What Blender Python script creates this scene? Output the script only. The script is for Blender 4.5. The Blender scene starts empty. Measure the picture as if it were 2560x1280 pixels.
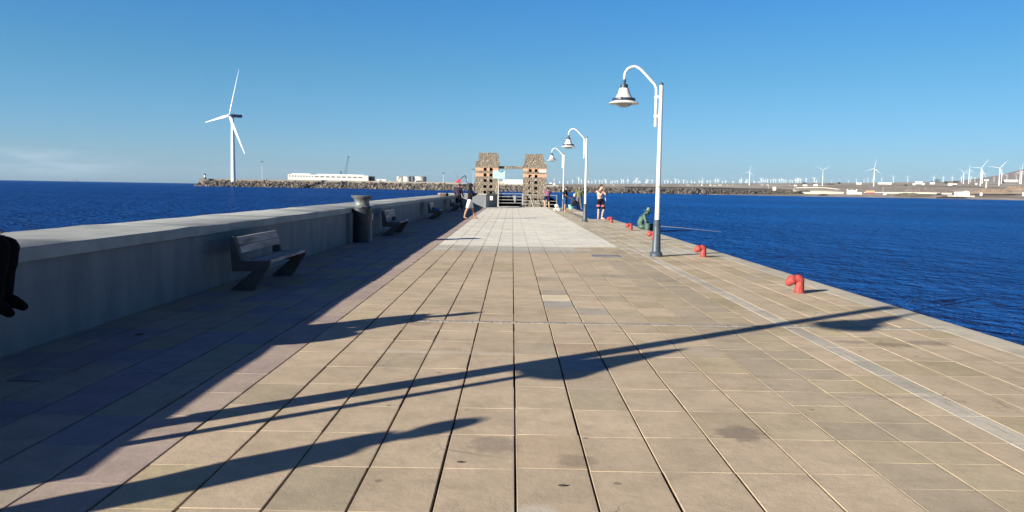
import bpy, bmesh, math, random
from mathutils import Vector, Matrix, noise
R = math.radians
random.seed(7)
sc = bpy.context.scene
col = sc.collection

# ------------------------------------------------------------------ camera
F = 1960.0; CH = 1.55; SL = 0.0165
yw = Vector((1, 169, -F)).normalized()
hh = Vector((math.cos(SL), -math.sin(SL), 0))
zw = hh.cross(yw).normalized(); xw = yw.cross(zw)
RM = Matrix((xw, yw, zw))
cd = bpy.data.cameras.new('camera'); cam = bpy.data.objects.new('camera', cd); col.objects.link(cam)
cam.matrix_world = Matrix.Translation((0, 0, CH)) @ RM.to_4x4()
cd.sensor_width = 36; cd.lens = F/2560*36; cd.clip_start = 0.05; cd.clip_end = 120000
sc.camera = cam
def ray(px, py): return RM @ Vector((px-1280, 640-py, -F))
def gp(px, py, z=0.0):
    d = ray(px, py); t = (z-CH)/d.z; return Vector((d.x*t, d.y*t, z))
def atY(px, py, Y):
    d = ray(px, py); t = Y/d.y; return Vector((d.x*t, Y, CH+d.z*t))
def atX(px, py, X):
    d = ray(px, py); t = X/d.x; return Vector((X, d.y*t, CH+d.z*t))
def far(px, py, D):
    d = ray(px, py); t = D/math.hypot(d.x, d.y); return Vector((d.x*t, d.y*t, CH+d.z*t))

# ------------------------------------------------------------------ light
SAZ = R(37.8); SEL = R(19.0)
sdir = Vector((math.cos(SAZ)*math.cos(SEL), math.sin(SAZ)*math.cos(SEL), -math.sin(SEL)))
sl = bpy.data.lights.new('sun', 'SUN'); sl.energy = 5.0; sl.angle = R(0.55); sl.color = (1, 0.93, 0.80)
so = bpy.data.objects.new('sun', sl); col.objects.link(so)
so.rotation_euler = sdir.to_track_quat('-Z', 'Y').to_euler()
w = bpy.data.worlds.new('World'); sc.world = w; w.use_nodes = True
nt = w.node_tree; N = nt.nodes; L = nt.links
bg = N['Background']; bg.inputs[1].default_value = 0.065
sky = N.new('ShaderNodeTexSky'); sky.sky_type = 'NISHITA'; sky.sun_disc = False
sky.sun_elevation = SEL; sky.sun_rotation = math.atan2(-sdir.x, -sdir.y) % (2*math.pi)
sky.altitude = 0; sky.air_density = 1.0; sky.dust_density = 0.35; sky.ozone_density = 1.6
def nmath(T, op, a, b=None, c=None, clamp=False):
    n = T.nodes.new('ShaderNodeMath'); n.operation = op; n.use_clamp = clamp
    for i, v in enumerate((a, b, c)):
        if v is None: continue
        if isinstance(v, (int, float)): n.inputs[i].default_value = v
        else: T.links.new(v, n.inputs[i])
    return n.outputs[0]
def nramp(T, fac, stops):
    n = T.nodes.new('ShaderNodeValToRGB'); T.links.new(fac, n.inputs[0])
    while len(n.color_ramp.elements) < len(stops): n.color_ramp.elements.new(0.5)
    for e, (p, c) in zip(n.color_ramp.elements, stops):
        e.position = p; e.color = (*(c if isinstance(c, (tuple, list)) else (c,)*3), 1)
    return n.outputs[0]
def nmix(T, fac, a, b, mode='MIX'):
    n = T.nodes.new('ShaderNodeMix'); n.data_type = 'RGBA'; n.blend_type = mode
    for i, v in ((0, fac), (6, a), (7, b)):
        if isinstance(v, (int, float)): n.inputs[i].default_value = v
        elif isinstance(v, (tuple, list)): n.inputs[i].default_value = (*v, 1)
        else: T.links.new(v, n.inputs[i])
    return n.outputs[2]
def nnoise(T, vec, scale, detail=3, rough=0.5, dim=None):
    n = T.nodes.new('ShaderNodeTexNoise'); n.inputs['Scale'].default_value = scale
    n.inputs['Detail'].default_value = detail; n.inputs['Roughness'].default_value = rough
    if vec is not None: T.links.new(vec, n.inputs['Vector'])
    return n.outputs[0]
tc = N.new('ShaderNodeTexCoord')
sep = N.new('ShaderNodeSeparateXYZ'); L.new(tc.outputs['Generated'], sep.inputs[0])
azm = nmath(nt, 'ARCTAN2', sep.outputs[0], sep.outputs[1])       # 0 = +Y, positive right
mp = N.new('ShaderNodeMapping'); mp.inputs['Scale'].default_value = (1, 1, 7); L.new(tc.outputs['Generated'], mp.inputs[0])
cn = nnoise(nt, mp.outputs[0], 9, 6, 0.6)
def bump1(v, c, wd):   # smooth bump around c
    d = nmath(nt, 'ABSOLUTE', nmath(nt, 'DIVIDE', nmath(nt, 'SUBTRACT', v, c), wd))
    return nmath(nt, 'SUBTRACT', 1.0, d, clamp=True)
def skyaz(px): d = ray(px, 470); return math.atan2(d.x, d.y)
def skyel(px, py): d = ray(px, py).normalized(); return d.z
m1 = nmath(nt, 'MULTIPLY', nmath(nt, 'MULTIPLY', bump1(azm, skyaz(-200), 0.235), 2.2, clamp=True), nmath(nt, 'MULTIPLY', bump1(sep.outputs[2], skyel(60, 404), 0.018), 1.8, clamp=True))
c1 = nmath(nt, 'MULTIPLY', nmath(nt, 'MULTIPLY', nmath(nt, 'SUBTRACT', cn, 0.36, clamp=True), 4.5, clamp=True), m1)
m2 = nmath(nt, 'MULTIPLY', bump1(azm, skyaz(1405), 0.022), bump1(sep.outputs[2], skyel(1405, 350), 0.006))
c2 = nmath(nt, 'MULTIPLY', nmath(nt, 'MULTIPLY', nmath(nt, 'SUBTRACT', cn, 0.42, clamp=True), 4, clamp=True), m2)
tint = nmix(nt, 1.0, sky.outputs[0], nramp(nt, sep.outputs[2], [(0.0, (0.34, 0.62, 1.20)), (0.036, (0.395, 0.68, 1.19)), (0.137, (0.305, 0.70, 1.02)), (0.229, (0.225, 0.70, 1.15)), (0.36, (0.18, 0.33, 0.70)), (1.0, (0.18, 0.20, 0.41))]), 'MULTIPLY')
azf = nmath(nt, 'ADD', nmath(nt, 'MULTIPLY', azm, -0.19), 0.94)
azc = N.new('ShaderNodeCombineColor')
for i in range(3): L.new(nmath(nt, 'MAXIMUM', nmath(nt, 'MINIMUM', azf, 1.1), 0.75), azc.inputs[i])
tint = nmix(nt, 1.0, tint, azc.outputs[0], 'MULTIPLY')
cm = nmix(nt, nmath(nt, 'MULTIPLY', c1, 0.5), tint, nramp(nt, cn, [(0.42, (2.0, 3.3, 4.6)), (0.62, (4.3, 5.4, 6.3))]))
cm = nmix(nt, nmath(nt, 'MULTIPLY', c2, 0.45), cm, (2.0,2.9,3.9))
L.new(cm, bg.inputs[0])
sc.view_settings.view_transform = 'Standard'; sc.view_settings.look = 'None'
sc.view_settings.exposure = 0.95; sc.view_settings.gamma = 1
sc.render.engine = 'CYCLES'
sc.cycles.max_bounces = 6

# ------------------------------------------------------------------ helpers
class MB:
    def __init__(s): s.v = []; s.f = []; s.c = []
    def add(s, vs, fs, c=None):
        o = len(s.v); s.v += [tuple(v) for v in vs]
        for f in fs: s.f.append(tuple(i+o for i in f)); s.c.append(c or (1, 1, 1))
        return s
    def box(s, x0, x1, y0, y1, z0, z1, c=None, M=None):
        vs = [Vector(p) for p in ((x0,y0,z0),(x1,y0,z0),(x1,y1,z0),(x0,y1,z0),(x0,y0,z1),(x1,y0,z1),(x1,y1,z1),(x0,y1,z1))]
        if M: vs = [M @ v for v in vs]
        return s.add(vs, [(0,3,2,1),(4,5,6,7),(0,1,5,4),(1,2,6,5),(2,3,7,6),(3,0,4,7)], c)
    def prism(s, poly, ax, a0, a1, c=None):     # poly in the plane normal to ax
        n = len(poly)
        def P(p, a):
            return (a, p[0], p[1]) if ax == 'x' else (p[0], a, p[1]) if ax == 'y' else (p[0], p[1], a)
        vs = [P(p, a0) for p in poly]+[P(p, a1) for p in poly]
        fs = [tuple(range(n-1, -1, -1)), tuple(range(n, 2*n))]+[(i, (i+1) % n, n+(i+1) % n, n+i) for i in range(n)]
        return s.add(vs, fs, c)
    def lathe(s, prof, cx=0, cy=0, n=24, c=None, M=None):
        vs = []; fs = []
        for (r, z) in prof:
            for k in range(n):
                a = 2*math.pi*k/n; p = Vector((cx+r*math.cos(a), cy+r*math.sin(a), z))
                vs.append(M @ p if M else p)
        for i in range(len(prof)-1):
            for k in range(n):
                k2 = (k+1) % n; fs.append((i*n+k, i*n+k2, (i+1)*n+k2, (i+1)*n+k))
        fs.append(tuple(range(n-1, -1, -1))); m = (len(prof)-1)*n; fs.append(tuple(range(m, m+n)))
        return s.add(vs, fs, c)
    def tube(s, pts, rad, n=10, c=None, flat=1.0, side=None):   # tapered tube, flat: second radius factor
        pts = [Vector(p) for p in pts]
        if isinstance(rad, (int, float)): rad = [rad]*len(pts)
        vs = []; fs = []
        up = Vector(side) if side else None
        for i, p in enumerate(pts):
            d = (pts[min(i+1, len(pts)-1)]-pts[max(i-1, 0)]).normalized()
            if up is None:
                u0 = Vector((0, 0, 1)) if abs(d.z) < 0.9 else Vector((0, 1, 0))
            else: u0 = up
            b = d.cross(u0)
            if b.length < 1e-4: b = d.cross(Vector((1, 0.3, 0)))
            b.normalize(); a = b.cross(d).normalized(); up = a
            for k in range(n):
                t = 2*math.pi*k/n; vs.append(p+a*(rad[i]*math.cos(t))+b*(rad[i]*flat*math.sin(t)))
        for i in range(len(pts)-1):
            for k in range(n):
                k2 = (k+1) % n; fs.append((i*n+k, (i+1)*n+k, (i+1)*n+k2, i*n+k2))
        fs.append(tuple(range(n))); m = (len(pts)-1)*n; fs.append(tuple(range(m+n-1, m-1, -1)))
        return s.add(vs, fs, c)
    def ell(s, c0, r, n=14, m=9, M3=None):
        c0 = Vector(c0); vs = []; fs = []
        for i in range(m+1):
            ph = -math.pi/2+math.pi*(i+0.001)/(m+0.002)
            for k in range(n):
                a = 2*math.pi*k/n
                p = Vector((r[0]*math.cos(ph)*math.cos(a), r[1]*math.cos(ph)*math.sin(a), r[2]*math.sin(ph)))
                if M3: p = M3 @ p
                vs.append(c0+p)
        for i in range(m):
            for k in range(n):
                k2 = (k+1) % n; fs.append((i*n+k, i*n+k2, (i+1)*n+k2, (i+1)*n+k))
        fs.append(tuple(range(n-1, -1, -1))); fs.append(tuple(range(m*n, m*n+n)))
        return s.add(vs, fs)
    def cap(s, a, b, ra, rb, fa=1.0, side=None):   # tapered capsule; fa: factor of the radius across 'side'
        a = Vector(a); b = Vector(b); d = (b-a); ln = d.length
        if ln < 1e-5: d = Vector((0, 0, 1)); ln = 1e-5
        d = d/ln; pts = []; rs = []
        for t in (-1, -0.85, -0.5): pts.append(a+d*ra*t); rs.append(ra*math.sqrt(max(1-t*t, 0.01)))
        for t in (0, 0.33, 0.67, 1): pts.append(a+d*ln*t); rs.append(ra+(rb-ra)*t)
        for t in (0.5, 0.85, 1): pts.append(b+d*rb*t); rs.append(rb*math.sqrt(max(1-t*t, 0.01)))
        return s.tube(pts, rs, 12, None, fa, side)
    def build(s, name, mat, parent=None, smooth=None, colattr=False, bevel=0):
        me = bpy.data.meshes.new(name); me.from_pydata(s.v, [], s.f); me.update()
        if mat: me.materials.append(mat)
        if colattr:
            at = me.color_attributes.new('Col', 'FLOAT_COLOR', 'CORNER'); d = []
            for p in me.polygons: d += [*s.c[p.index], 1.0]*p.loop_total
            at.data.foreach_set('color', d)
        o = bpy.data.objects.new(name, me); col.objects.link(o)
        if parent: o.parent = parent
        if smooth is not None: me.shade_smooth() if smooth >= 180 else shade_auto(me, smooth)
        if bevel:
            b = o.modifiers.new('bevel', 'BEVEL'); b.width = bevel; b.segments = 2; b.limit_method = 'ANGLE'; b.angle_limit = R(40)
        return o
def shade_auto(me, deg):
    me.shade_smooth(); bm = bmesh.new(); bm.from_mesh(me)
    bmesh.ops.recalc_face_normals(bm, faces=bm.faces)
    for e in bm.edges:
        if len(e.link_faces) == 2 and e.calc_face_angle(0) > R(deg): e.smooth = False
    bm.to_mesh(me); bm.free()
def tag(o, label=None, cat=None, group=None, kind=None):
    if label: o['label'] = label
    if cat: o['category'] = cat
    if group: o['group'] = group
    if kind: o['kind'] = kind
    return o
def empty(name, loc, label, cat, group=None, rz=0):
    o = bpy.data.objects.new(name, None); col.objects.link(o); o.location = loc; o.rotation_euler[2] = rz; o.empty_display_size = 0.2
    return tag(o, label, cat, group)
def copy_tree(o, parent=None):
    c = o.copy(); col.objects.link(c); c.parent = parent
    for ch in [x for x in bpy.data.objects if x.parent == o]: copy_tree(ch, c)
    return c

def mat(name, c, rough=0.8, var=0.15, scale=8, bump=0.0, bscale=40, metal=0, spec=0.5, attr=False, detail=4, streak=False, c2=None):
    m = bpy.data.materials.new(name); m.use_nodes = True; T = m.node_tree; B = T.nodes['Principled BSDF']
    B.inputs['Roughness'].default_value = rough; B.inputs['Metallic'].default_value = metal
    B.inputs['Specular IOR Level'].default_value = spec
    t = T.nodes.new('ShaderNodeTexCoord'); vec = t.outputs['Object']
    if streak:
        q = T.nodes.new('ShaderNodeMapping'); q.inputs['Scale'].default_value = streak; T.links.new(vec, q.inputs[0]); vec2 = q.outputs[0]
    else: vec2 = vec
    nz = nnoise(T, vec2, scale, detail, 0.6)
    lo = tuple(x*(1-var) for x in c); hi = tuple(min(x*(1+var), 1) for x in c)
    if c2: hi = c2
    cc = nramp(T, nz, [(0.3, lo), (0.7, hi)])
    if attr:
        a = T.nodes.new('ShaderNodeAttribute'); a.attribute_name = 'Col'
        cc = nmix(T, 1.0, cc, a.outputs['Color'], 'MULTIPLY')
    T.links.new(cc, B.inputs['Base Color'])
    if bump:
        b = T.nodes.new('ShaderNodeBump'); b.inputs['Strength'].default_value = 1.0; b.inputs['Distance'].default_value = bump
        T.links.new(nnoise(T, vec, bscale, 5, 0.6), b.inputs['Height']); T.links.new(b.outputs[0], B.inputs['Normal'])
    return m
white_paint = mat('white_paint', (0.66, 0.64, 0.57), 0.4, 0.05, 5, streak=(3, 3, .5), detail=8, c2=(0.82, 0.81, 0.77))
grey_paint = mat('grey_blue_paint', (0.055, 0.075, 0.10), 0.45, 0.2, 6)
dark_blue = mat('lamp_blue_paint', (0.03, 0.04, 0.075), 0.45, 0.2, 6)
lens_m = mat('lens', (0.42, 0.42, 0.42), 0.25, 0.1, 6)
turb_white = mat('turbine_white', (0.80, 0.80, 0.78), 0.5, 0.04, 0.1)
turb_dark = mat('nacelle_grey', (0.16, 0.17, 0.20), 0.6, 0.1, 0.3)
# ================================================================== THE SETTING
WZ = -2.4
# ---- sea
def water_mat():
    m = bpy.data.materials.new('sea_water'); m.use_nodes = True; T = m.node_tree; B = T.nodes['Principled BSDF']
    t = T.nodes.new('ShaderNodeTexCoord')
    def mp_(sx, sy, rot=0.35):
        q = T.nodes.new('ShaderNodeMapping'); q.inputs['Scale'].default_value = (sx, sy, 1); q.inputs['Rotation'].default_value = (0, 0, rot)
        T.links.new(t.outputs['Object'], q.inputs[0]); return q.outputs[0]
    n1 = nnoise(T, mp_(1.0, 0.9), 1.3, 4, 0.65)
    n2 = nnoise(T, mp_(1.0, 0.8, 0.1), 0.42, 3, 0.6)
    n3 = nnoise(T, mp_(0.9, 0.7, 0.6), 0.11, 3, 0.6)
    n4 = nnoise(T, mp_(0.35, 1.0, 0.0), 0.012, 4, 0.6)
    h = nmath(T, 'ADD', nmath(T, 'MULTIPLY', n1, 2.1), nmath(T, 'ADD', nmath(T, 'MULTIPLY', n2, 3.2), nmath(T, 'MULTIPLY', n3, 5.0)))
    b = T.nodes.new('ShaderNodeBump'); b.inputs['Strength'].default_value = 1.0; b.inputs['Distance'].default_value = 1.0
    T.links.new(h, b.inputs['Height'])
    sx = T.nodes.new('ShaderNodeSeparateXYZ'); T.links.new(t.outputs['Object'], sx.inputs[0])
    harb = nmath(T, 'MULTIPLY_ADD', sx.outputs[0], 0.012, 0.35, clamp=True)
    ca = nramp(T, n4, [(0.35, (0.003, 0.060, 0.27)), (0.7, (0.006, 0.092, 0.37))]); cb = nramp(T, n4, [(0.35, (0.006, 0.100, 0.39)), (0.66, (0.012, 0.165, 0.58))])
    c = nmix(T, harb, ca, cb)
    O = [n for n in T.nodes if n.type == 'OUTPUT_MATERIAL'][0]; T.nodes.remove(B)
    D = T.nodes.new('ShaderNodeBsdfDiffuse'); G = T.nodes.new('ShaderNodeBsdfGlossy'); Fz = T.nodes.new('ShaderNodeFresnel'); M = T.nodes.new('ShaderNodeMixShader')
    Fz.inputs['IOR'].default_value = 1.33; G.inputs['Roughness'].default_value = 0.1
    T.links.new(c, D.inputs['Color'])
    for q in (D, G, Fz): T.links.new(b.outputs[0], q.inputs['Normal'])
    T.links.new(nmath(T, 'MULTIPLY', Fz.outputs[0], 0.30), M.inputs[0]); T.links.new(D.outputs[0], M.inputs[1]); T.links.new(G.outputs[0], M.inputs[2]); T.links.new(M.outputs[0], O.inputs['Surface'])
    return m
mb = MB(); mb.add([(-30000, -3000, WZ), (30000, -3000, WZ), (30000, 34000, WZ), (-30000, 34000, WZ)], [(0, 1, 2, 3)])
tag(mb.build('sea', water_mat()), kind='structure')
mb = MB(); mb.add([(-30000, -3000, WZ-8), (30000, -3000, WZ-8), (30000, 34000, WZ-8), (-30000, 34000, WZ-8)], [(0, 1, 2, 3)])
tag(mb.build('seabed', mat('seabed_sand', (0.02, 0.04, 0.07), 0.9)), kind='structure')

# ---- pier
XL, XE = -5.9, 5.37
body = MB()
concrete_side = mat('quay_side_concrete', (0.30, 0.29, 0.26), 0.9, 0.3, 1.5, 0.01, 20)
poly = [(XL, -14), (5.33, -14), (5.33, 41.5), (3.9, 41.5), (3.9, 54), (5.05, 54), (5.05, 66.5), (XL, 66.5)]
body.prism(poly, 'z', -9, -0.035)
tag(body.build('pier_body', concrete_side), kind='structure')

def in_deck(x0, x1, y0, y1):
    if x1 > 3.92 and y1 > 41.5 and y0 < 54: return False
    if x1 > 5.06 and y0 >= 54: return False
    return y1 < 66.6
S = 0.405
TAN = (0.575, 0.452, 0.312); WHT = (0.84, 0.79, 0.665); PINK = (0.47, 0.37, 0.30)
rnd = random.Random(11)
specials = []
def sp(px, py, c): g = gp(px, py); specials.append((g.x, g.y, (min(c[0]*1.25, .8), min(c[1]*1.16, .75), min(c[2]*1.05, .7))))
sp(1392, 745, (0.62, 0.56, 0.43)); sp(1385, 725, (0.36, 0.32, 0.27)); sp(1385, 702, (0.37, 0.32, 0.26)); sp(1400, 768, (0.35, 0.34, 0.32))
sp(1485, 780, (0.37, 0.34, 0.29)); sp(1480, 960, (0.40, 0.34, 0.27)); sp(1440, 915, (0.30, 0.31, 0.33)); sp(1850, 1085, (0.41, 0.35, 0.26))
sp(1990, 1080, (0.44, 0.38, 0.28)); sp(1400, 1150, (0.44, 0.365, 0.27)); sp(1520, 880, (0.40, 0.33, 0.25)); sp(1450, 865, (0.42, 0.34, 0.26))
slabs = MB(); fil = MB()
cols = []      # (x0, x1, dy, kind)
x = 0.043
k0 = int((0.043+4.42)/S)+1
for k in range(-k0, 20):
    a = 0.043+k*S
    cols.append([a, a+S, 0.6, 'main'])
# right hand columns: two of small rough slabs, plain slabs, the pale strip, plain slabs, the edge kerb
cols = [c for c in cols if c[1] < 2.1]
xr = cols[-1][1]
cols += [[xr, xr+.413, .40, 'rough'], [xr+.413, xr+.826, .40, 'rough']]
x2 = xr+.826
cols += [[x2, x2+.27, .6, 'main2']]; x2 += .27
cols += [[x2, x2+.20, .6, 'strip']]; x2 += .20
while x2 < 4.85: cols.append([x2, x2+.405, .6, 'main2']); x2 += .405
cols.append([x2, 5.37, 1.25, 'kerb'])
cols[0][0] = -4.47
def slab(x0, x1, y0, y1, c, gx=0.007, gy=0.0016, tilt=0.0012, ch=0.003):
    j = lambda a: rnd.uniform(-a, a)
    X0, X1, Y0, Y1 = x0+gx*rnd.uniform(.6, 1.5), x1-gx*rnd.uniform(.6, 1.5), y0+gy, y1-gy
    z = [j(tilt) for _ in range(4)]
    P = [(X0, Y0), (X1, Y0), (X1, Y1), (X0, Y1)]; cx, cy = (X0+X1)/2, (Y0+Y1)/2
    top = [(px+(ch if px < cx else -ch), py+(.0010 if py < cy else -.0010), zz) for (px, py), zz in zip(P, z)]
    mid = [(px, py, zz-ch) for (px, py), zz in zip(P, z)]; low = [(px, py, -0.04) for px, py in P]
    fs = [(0, 1, 2, 3)]
    for i in range(4):
        n = (i+1) % 4; fs += [(4+i, 4+n, n, i), (8+i, 8+n, 4+n, 4+i)]
    slabs.add(top+mid+low, fs, c)
for ci, (a, b, dy, kd) in enumerate(cols):
    lightj = a > 1.55
    off = 4.225 % dy
    if kd in ('main', 'main2'): off += rnd.choice([0, 0, 0.012, -0.01, 0.02])
    if a < -2.0: off += rnd.choice([0, .2, .3, .4])
    if kd == 'kerb': off = rnd.random()
    y = -13.8+off
    while y < 66.4:
        y1 = y+dy
        far_white = (y > 21.0 and a > -2.1 and b < 2.9)
        if y1 > 66.5: break
        cxm, cym = (a+b)/2, (y+y1)/2
        if not in_deck(a, b, y, y1): y = y1; continue
        v = rnd.uniform(0.95, 1.04)
        if far_white: u_ = rnd.uniform(0.95, 1.03); c = tuple(q*u_ for q in WHT)
        elif kd == 'rough': c = tuple(q*v for q in rnd.choice([(0.49, 0.40, 0.28), (0.46, 0.375, 0.265), (0.51, 0.415, 0.275)]))
        elif kd == 'strip' and y < 20.5: u_ = rnd.uniform(.82, 1.06); c = tuple(q*u_ for q in (0.58, 0.52, 0.42))
        elif kd == 'kerb': c = tuple(q*v for q in (0.55, 0.49, 0.38))
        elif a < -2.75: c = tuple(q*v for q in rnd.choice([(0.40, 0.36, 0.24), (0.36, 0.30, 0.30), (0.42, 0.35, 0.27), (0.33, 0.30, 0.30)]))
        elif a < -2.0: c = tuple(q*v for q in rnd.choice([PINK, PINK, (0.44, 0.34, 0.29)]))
        else:
            c = tuple(q*v for q in TAN)
            if rnd.random() < 0.10: c = tuple(q*v for q in rnd.choice([(0.49, 0.40, 0.275), (0.50, 0.41, 0.29), (0.55, 0.445, 0.28)]))
            if 19.2 < y < 21.2: c = tuple(q*v*.97 for q in (0.58, 0.53, 0.43))
            if y >= 21 and not far_white:
                u_ = rnd.uniform(.86, 1.06); c = tuple(q*u_ for q in (0.58, 0.51, 0.375))
            if a > 1.5 and rnd.random() < .25: c = tuple(q*v for q in (0.50, 0.40, 0.255))
        for sx, sy, scol in specials:
            if a <= sx < b and y <= sy < y1: c = scol
        gx = 0.0065 if not lightj else 0.004
        if far_white: gx = 0.0035
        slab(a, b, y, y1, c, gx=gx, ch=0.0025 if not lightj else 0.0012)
        y = y1
    # mortar under the cross joints (and, where the joints are pale, under the long ones as well)
    e = 0.0075 if not lightj else -0.002
    for (f0, f1) in (((-13.8, 41.5), (54.05, 66.4)) if a > 3.8 else ((-13.8, 66.4),)):
        if b > 5.06 and f0 > 50: continue
        fil.box(a+e, b-e, f0, f1, -0.03, -0.006)
tag(slabs.build('pier_pavement', None, colattr=True), kind='structure')
mort = mat('joint_mortar', (0.27, 0.22, 0.145), 0.95, 0.5, 5)
tag(fil.build('joint_mortar', mort), kind='structure')

def slab_mat():
    m = bpy.data.materials.new('stone_slab'); m.use_nodes = True; T = m.node_tree; B = T.nodes['Principled BSDF']
    t = T.nodes.new('ShaderNodeTexCoord'); V = t.outputs['Object']
    a = T.nodes.new('ShaderNodeAttribute'); a.attribute_name = 'Col'
    big = nnoise(T, V, 0.55, 5, 0.6); med = nnoise(T, V, 3.2, 5, 0.65); fine = nnoise(T, V, 150, 2, 0.7); mid2 = nnoise(T, V, 14, 4, 0.7)
    c = nmix(T, 1.0, a.outputs['Color'], nramp(T, big, [(0.3, 0.86), (0.7, 1.08)]), 'MULTIPLY')
    c = nmix(T, 1.0, c, nramp(T, med, [(0.28, 0.80), (0.55, 1.0), (0.8, 1.06)]), 'MULTIPLY')
    c = nmix(T, 1.0, c, nramp(T, mid2, [(0.3, 0.93), (0.7, 1.05)]), 'MULTIPLY')
    c = nmix(T, 1.0, c, nramp(T, fine, [(0.30, 0.80), (0.5, 1.0), (0.72, 1.14)]), 'MULTIPLY')
    # dark greasy blotches scattered over the slabs
    q = T.nodes.new('ShaderNodeMapping'); q.inputs['Location'].default_value = (3.1, 7.7, 0); T.links.new(V, q.inputs[0])
    st = nnoise(T, q.outputs[0], 1.15, 6, 0.72)
    c = nmix(T, nmath(T, 'MULTIPLY', nramp(T, st, [(0.66, 0.0), (0.76, 1.0)]), 0.45), c, (0.13, 0.10, 0.09))
    # grime and sand collected along the long joints
    sx0 = T.nodes.new('ShaderNodeSeparateXYZ'); T.links.new(V, sx0.inputs[0])
    fx = nmath(T, 'FRACT', nmath(T, 'DIVIDE', nmath(T, 'ADD', sx0.outputs[0], 40.5-0.043), 0.405)); ed = nmath(T, 'ABSOLUTE', nmath(T, 'SUBTRACT', fx, 0.5))
    eg = nmath(T, 'MULTIPLY', nramp(T, ed, [(0.44, 0.0), (0.5, 1.0)]), nramp(T, nnoise(T, V, 2.2, 5, 0.7), [(0.42, 0.0), (0.62, 1.0)]))
    c = nmix(T, nmath(T, 'MULTIPLY', eg, 0.5), c, (0.20, 0.165, 0.115))
    crk = T.nodes.new('ShaderNodeTexVoronoi'); crk.feature = 'DISTANCE_TO_EDGE'; crk.inputs['Scale'].default_value = 0.9
    T.links.new(nmix(T, 0.35, V, nnoise(T, V, 1.7, 5, 0.7), 'ADD'), crk.inputs['Vector'])
    ck = nmath(T, 'MULTIPLY', nramp(T, crk.outputs['Distance'], [(0.0, 1.0), (0.006, 0.0)]), nramp(T, nnoise(T, V, 0.4, 2, 0.5), [(0.56, 0.0), (0.60, 1.0)]))
    c = nmix(T, nmath(T, 'MULTIPLY', ck, 0.6), c, (0.10, 0.085, 0.07))
    # pale scuffs
    q2 = T.nodes.new('ShaderNodeMapping'); q2.inputs['Location'].default_value = (-9, 2.7, 0); T.links.new(V, q2.inputs[0])
    st2 = nnoise(T, q2.outputs[0], 1.6, 7, 0.75)
    c = nmix(T, nmath(T, 'MULTIPLY', nramp(T, st2, [(0.66, 0.0), (0.8, 1.0)]), 0.5), c, (0.62, 0.6, 0.52))
    # small dark spots (gum, droppings)
    vo = T.nodes.new('ShaderNodeTexVoronoi'); vo.inputs['Scale'].default_value = 2.3; vo.inputs['Randomness'].default_value = 1.0; T.links.new(V, vo.inputs['Vector'])
    sp_ = nramp(T, vo.outputs['Distance'], [(0.035, 1.0), (0.06, 0.0)])
    c = nmix(T, nmath(T, 'MULTIPLY', sp_, 0.6), c, (0.12, 0.10, 0.09))
    # stains with a place of their own
    sx = T.nodes.new('ShaderNodeSeparateXYZ'); T.links.new(V, sx.inputs[0])
    wob = nmath(T, 'MULTIPLY', nmath(T, 'SUBTRACT', mid2, 0.5), 0.9)
    def blot(px, py, rx, ry, colr, amt, ring=None):
        nonlocal c
        g = gp(px, py)
        dx = nmath(T, 'DIVIDE', nmath(T, 'SUBTRACT', sx.outputs[0], g.x), rx); dy_ = nmath(T, 'DIVIDE', nmath(T, 'SUBTRACT', sx.outputs[1], g.y), ry)
        d = nmath(T, 'SQRT', nmath(T, 'ADD', nmath(T, 'MULTIPLY', dx, dx), nmath(T, 'MULTIPLY', dy_, dy_)))
        d = nmath(T, 'ADD', d, nmath(T, 'ADD', wob, nmath(T, 'MULTIPLY', nmath(T, 'SUBTRACT', med, 0.5), 0.8)))
        if ring: f = nramp(T, nmath(T, 'ABSOLUTE', nmath(T, 'SUBTRACT', d, 1.0)), [(0.0, 1.0), (ring, 0.0)])
        else: f = nramp(T, d, [(0.65, 1.0), (1.05, 0.0)])
        c = nmix(T, nmath(T, 'MULTIPLY', f, amt), c, colr)
    D_ = (0.16, 0.125, 0.11)
    blot(1850, 1085, .20, .17, D_, .55); blot(1235, 1110, .17, .18, D_, .38); blot(1440, 1152, .14, .12, D_, .35); blot(1050, 808, .16, .22, D_, .4)
    blot(2230, 862, .20, .12, D_, .5); blot(2325, 858, .28, .16, D_, .5); blot(2130, 855, .22, .10, D_, .45); blot(1340, 1290, .14, .16, (0.75, 0.75, 0.70), .25)
    blot(1090, 905, .42, .55, (0.25, 0.21, 0.18), .35, 0.09); blot(1060, 900, .62, .9, (0.25, 0.21, 0.18), .22, 0.06)
    blot(1100, 880, .9, .06, (0.62, 0.6, 0.52), .3); blot(1900, 655, .5, .3, (0.3, .25, .2), .3); blot(1300, 628, 2.2, .5, (0.33, 0.32, 0.31), .5)
    T.links.new(c, B.inputs['Base Color'])
    B.inputs['Roughness'].default_value = 0.85; B.inputs['Specular IOR Level'].default_value = 0.3
    b = T.nodes.new('ShaderNodeBump'); b.inputs['Distance'].default_value = 0.0022; b.inputs['Strength'].default_value = 0.9
    T.links.new(nmath(T, 'ADD', nmath(T, 'MULTIPLY', fine, 0.5), nmath(T, 'MULTIPLY', mid2, 1.6)), b.inputs['Height']); T.links.new(b.outputs[0], B.inputs['Normal'])
    return m
bpy.data.objects['pier_pavement'].data.materials.append(slab_mat())
# dark bed seen down the open long joints
mb = MB(); mb.box(-4.47, 3.88, -13.8, 66.4, -0.033, -0.028)
tag(mb.build('joint_bed', mat('joint_bed', (0.02, 0.018, 0.015), 1.0, .2, 5, c2=(.10, .08, .05))), kind='structure')
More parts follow.
